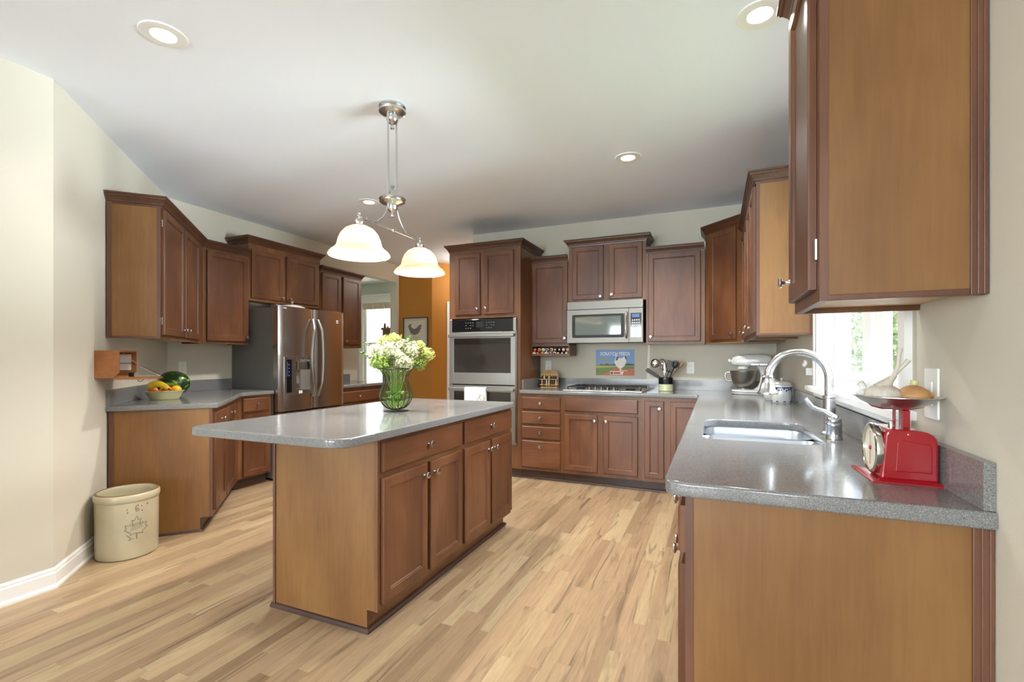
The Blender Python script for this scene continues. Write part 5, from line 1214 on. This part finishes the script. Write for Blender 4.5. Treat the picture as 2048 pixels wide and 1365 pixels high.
for (dx, dd, z, r, m, lb, nm, ct) in ((-.075, -.02, .030, .034, 'fruit_o', 'orange at the left side of the fruit bowl', 'orange', 'orange'), (.050, -.045, .034, .036, 'fruit_o', 'bright orange at the front right of the fruit bowl, under the bananas', 'orange', 'orange'),
                                   (.068, .030, .036, .036, 'fruit_y', 'yellow lemon at the right side of the fruit bowl', 'lemon', 'lemon'), (-.05, .06, .030, .033, 'fruit_y', 'yellow lemon at the back left of the fruit bowl', 'lemon', 'lemon'), (0, -.01, .012, .032, 'fruit_o', 'orange deep in the middle of the fruit bowl, under the bananas', 'orange', 'orange')):
    a = ip(dx, dd); fruit(nm, lb, ct, (a[0], a[1], z), r, m)
def banana(label, offs, yaw, roll):
    t = thing('banana', label, 'banana', (FB[0]+offs[0], FB[1]+offs[1], CT+offs[2]), yaw)
    pts = []; rr = []
    for i in range(15):
        u = i/14; a = math.radians(-58+116*u); pts.append((.085*math.sin(a), -.015*math.cos(a)*roll, .060*math.cos(a)-.03)); rr.append(.0195*min(1, .45+2.4*math.sin(PI*u)**.7*.5))
    obj('peel', MB().tube(pts, rr, 7), 'banana', t, smooth=True)
    e = Vector(pts[-1]); dirn = (Vector(pts[-1])-Vector(pts[-2])).normalized()
    obj('stalk', MB().tube([e, e+dirn*.012, e+dirn*.024], [.008, .005, .006], 7), 'bananatip', t, smooth=True)
    obj('tip', MB().ell(pts[0], (.006, .006, .006), 8, 6), 'bananatip', t)
ya = .404
a = ip(-.015, -.05); banana('upper ripe banana lying across the front of the fruit bowl', (a[0], a[1], .098), ya-.15, 1)
a = ip(.012, -.075); banana('lower ripe banana in front of the other one in the fruit bowl', (a[0], a[1], .086), ya+.05, 1)
t = thing('watermelon', 'dark green striped watermelon on the worktop behind the fruit bowl', 'watermelon', (-4.262, 2.590, CT), .35)
obj('rind', MB().ell((0, 0, .106), (.128, .108, .106), 40, 24), 'melon', t, smooth=True)
obj('stem', MB().tube([(-.128, 0, .106), (-.140, 0, .112)], .005, 8), 'bananatip', t)

# ---- glass vase with hydrangeas on the island
VX, VY = -1.782, 2.372
t = thing('glass_vase', 'clear glass vase in a dark ribbed wire frame on the island worktop', 'vase', (VX, VY, CT), 0)
prof = [(.018, .010), (.050, .018), (.078, .040), (.094, .070), (.098, .095), (.092, .125), (.078, .160), (.071, .190), (.075, .218), (.090, .245), (.102, .258)]
def smooth_prof(p, n=4):
    q = [p[0]]+p+[p[-1]]; out = []
    for i in range(1, len(q)-2):
        for k in range(n):
            u = k/n; out.append(tuple(.5*((2*q[i][j])+(-q[i-1][j]+q[i+1][j])*u+(2*q[i-1][j]-5*q[i][j]+4*q[i+1][j]-q[i+2][j])*u*u+(-q[i-1][j]+3*q[i][j]-3*q[i+1][j]+q[i+2][j])*u**3) for j in (0, 1)))
    return out+[p[-1]]
prof = smooth_prof(prof)
mb = MB(); fl = lambda r, a: r*(.955+.055*abs(math.sin(8*a)))
mb.loft([[(fl(r, 2*PI*k/128)*math.cos(2*PI*k/128), fl(r, 2*PI*k/128)*math.sin(2*PI*k/128), z) for k in range(128)] for r, z in prof], True, False)
obj('glass', mb, 'vase', t, smooth=True)
obj('water', MB().lathe([(0, .018)]+[(r*.93, z+.001) for r, z in prof if z < .162]+[(0, .162)], seg=36), 'water', t, smooth=True)
mb = MB()
for k in range(16):
    a = 2*PI*k/16; mb.tube([((r+.001)*math.cos(a), (r+.001)*math.sin(a), z) for r, z in prof], .0017, 6)
mb.tube([((.104)*math.cos(2*PI*k/40), .104*math.sin(2*PI*k/40), .259) for k in range(41)], .0028, 6)
mb.lathe([(0, 0), (.072, 0), (.074, .002), (.05, .004), (.02, .006), (.018, .012), (0, .012)], seg=36)
obj('wire_frame', mb, 'wire', t, smooth=True)
def bloom_mesh(m, seed, n, lx_, lz_, ps, sub=0):
    rnd = random.Random(seed); mb = MB(); cs = [(Vector((0, 0, 0)), 1.0)]
    if sub:
        cs = []
        for q in range(sub):
            z = 1-1.7*(q+.5)/sub; a = q*2.4+seed; h_ = math.sqrt(max(0, 1-z*z)); cs.append((Vector((h_*math.cos(a), h_*math.sin(a), z))*.55, .50+.10*rnd.random()))
    for cc_, cr in cs:
        for i in range(n//len(cs)):
            nn = n//len(cs); z = 1-1.9*(i+.5)/nn; a = i*2.39996+cr*9; rr_ = math.sqrt(max(0, 1-z*z)); nrm = Vector((rr_*math.cos(a), rr_*math.sin(a), z))
            nrm = (nrm+Vector((rnd.gauss(0, .15), rnd.gauss(0, .15), rnd.gauss(0, .15)))).normalized()
            c0 = cc_+nrm*cr*(0.86+.2*rnd.random()); c0 = Vector((c0.x*lx_, c0.y*lx_, c0.z*lz_)); tg = nrm.cross(Vector((rnd.random()-.5, rnd.random()-.5, rnd.random()-.5))).normalized(); bt = nrm.cross(tg)
            for k in range(4):
                b_ = k*PI/2; d1 = tg*math.cos(b_)+bt*math.sin(b_); d2 = tg*math.cos(b_+PI/2)+bt*math.sin(b_+PI/2)
                mb.poly([c0, c0+(d1*.8-d2*.45)*ps+nrm*ps*.25, c0+d1*1.15*ps+nrm*ps*.15, c0+(d1*.8+d2*.45)*ps+nrm*ps*.25])
    o = obj('bloom', mb, m); me = o.data; bpy.data.objects.remove(o); return me
BM = {('w', 0): bloom_mesh('petalw', 1, 230, 1.05, .95, .15, 8), ('w', 1): bloom_mesh('petalw', 2, 230, .85, 1.2, .15, 8), ('y', 0): bloom_mesh('petaly', 3, 230, 1.05, .95, .14, 8), ('g', 0): bloom_mesh('petalg', 4, 330, 1.02, .92, .10, 7)}
def leaf_shape(mb, c0, d, up, ln, wd):
    d = d.normalized(); s_ = d.cross(up).normalized(); n = 6; L_, R_, Cn = [], [], []
    for i in range(n+1):
        u = i/n; w_ = wd*math.sin(PI*min(1, u*.96+.02))**.8; p = c0+d*ln*u-up*ln*.25*u*u
        L_.append(mb.b.verts.new(p+s_*w_+up*w_*.3)); R_.append(mb.b.verts.new(p-s_*w_+up*w_*.3)); Cn.append(mb.b.verts.new(p))
    for i in range(n): mb.b.faces.new((L_[i], Cn[i], Cn[i+1], L_[i+1])); mb.b.faces.new((Cn[i], R_[i], R_[i+1], Cn[i+1]))
VS = 330.0
flowers = [(769, 728, 20, -.05, ('g', 0), 'large green hydrangea head hanging low at the front left of the bouquet'),
 (750, 727, 13, .02, ('g', 0), 'smaller green hydrangea head at the lower left edge of the bouquet'),
 (750, 704, 14, .00, ('w', 1), 'white hydrangea head at the left edge of the bouquet'),
 (768, 683, 13, .04, ('y', 0), 'yellow green hydrangea head at the upper left of the bouquet'),
 (788, 678, 12, .03, ('y', 0), 'pale yellow hydrangea head at the very top of the bouquet'),
 (786, 702, 17, -.05, ('w', 0), 'large cream hydrangea head at the front centre of the bouquet'),
 (811, 694, 14, .00, ('w', 0), 'white hydrangea head right of the centre, near the top of the bouquet'),
 (807, 711, 9, -.08, ('w', 0), 'small white round flower head at the front centre of the bouquet'),
 (828, 705, 16, -.02, ('w', 1), 'tall cream hydrangea head right of the centre of the bouquet'),
 (817, 725, 15, -.08, ('w', 0), 'cream hydrangea head drooping over the front rim of the vase'),
 (840, 729, 14, -.01, ('g', 0), 'green hydrangea head at the lower right of the bouquet'),
 (855, 709, 13, .03, ('y', 0), 'pale yellow hydrangea head at the far right of the bouquet'),
 (839, 691, 10, .05, ('y', 0), 'small yellow cream hydrangea head at the upper right of the bouquet')]
rnd = random.Random(9)
for k, (u, v, rp, dd, key, lb) in enumerate(flowers):
    dx = (u-794)/VS; z = 1.2345+(717.1-v)/VS-CT; a = ip(dx, dd); hx, hy = a; r = rp/VS
    th = 2*PI*k/13; bx, by = .045*math.cos(th), .045*math.sin(th)
    t = thing('hydrangea', lb, 'flower', (VX+bx, VY+by, CT+.028), 0, 'hydrangeas in the glass vase')
    B = Vector((hx-bx, hy-by, z-.028))
    o = bpy.data.objects.new('bloom', BM[key]); COL.objects.link(o); o.parent = t; o.location = B; o.scale = (r*1.12, r*1.12, r*1.12)
    o.rotation_euler = (-B.y*1.6, B.x*1.6, rnd.random()*6)
    nk = Vector((hx*.28-bx, hy*.28-by, .19)); 
    obj('stem', MB().tube([(0, 0, 0), nk*.5+Vector((-bx*.3, -by*.3, 0)), nk, nk.lerp(B, .6)+Vector((0, 0, .012)), B], [.0028]*5, 6), 'stem', t, smooth=True)
    mb = MB()
    for q in range(4):
        an = math.atan2(B.y+by, B.x+bx)+(q-1.5)*1.1+rnd.gauss(0, .3); dv = Vector((math.cos(an), math.sin(an), .35)); leaf_shape(mb, B.lerp(nk, .12+.16*q), dv, Vector((0, 0, 1)), .058+.02*rnd.random(), .017+.006*rnd.random())
    for q in range(2):
        an = th+q*1.3; leaf_shape(mb, Vector((0, 0, .03+.035*q)), Vector((math.cos(an), math.sin(an), .9)), Vector((-math.sin(an)*.3, 0, 1)).normalized(), .055, .013)
    obj('leaf', mb, 'leafd' if k % 3 == 1 else 'leafg', t, smooth=True)
def sprig(label, u, v, dd, m, n, ln, wd, sd):
    dx = (u-794)/VS; z = 1.2345+(717.1-v)/VS-CT; a = ip(dx, dd); rnd = random.Random(sd)
    t = thing('leafy_sprig', label, 'sprig', (VX, VY, CT+.03), 0)
    B = Vector((a[0], a[1], z-.03)); nk = Vector((a[0]*.3, a[1]*.3, .20))
    obj('stem', MB().tube([(0, 0, 0), nk, nk.lerp(B, .5)+Vector((0, 0, .015)), B], .002, 6), 'stem', t, smooth=True)
    mb = MB()
    for q in range(n):
        u_ = q/n; p = nk.lerp(B, .55+.45*u_)+Vector((0, 0, .008*(1-u_))); an = q*2.4+sd; leaf_shape(mb, p, Vector((math.cos(an), math.sin(an), .35)), Vector((0, 0, 1)), ln, wd)
    obj('leaf', mb, m, t, smooth=True)
sprig('bright green leafy sprig standing up right of the top of the bouquet', 824, 672, -.03, 'leafg', 8, .042, .018, 1)
sprig('round leaved green sprig reaching out at the far left of the bouquet', 722, 704, .0, 'leafg', 9, .036, .020, 2)
sprig('dark green sprig arching to the upper left of the bouquet', 730, 684, .03, 'leafd', 9, .030, .015, 3)
sprig('thin grey green sprig rising at the top left of the bouquet', 758, 670, .03, 'leafd', 8, .028, .008, 4)
sprig('thin feathery sprig rising behind the top of the bouquet', 802, 668, .04, 'leafd', 8, .036, .006, 5)
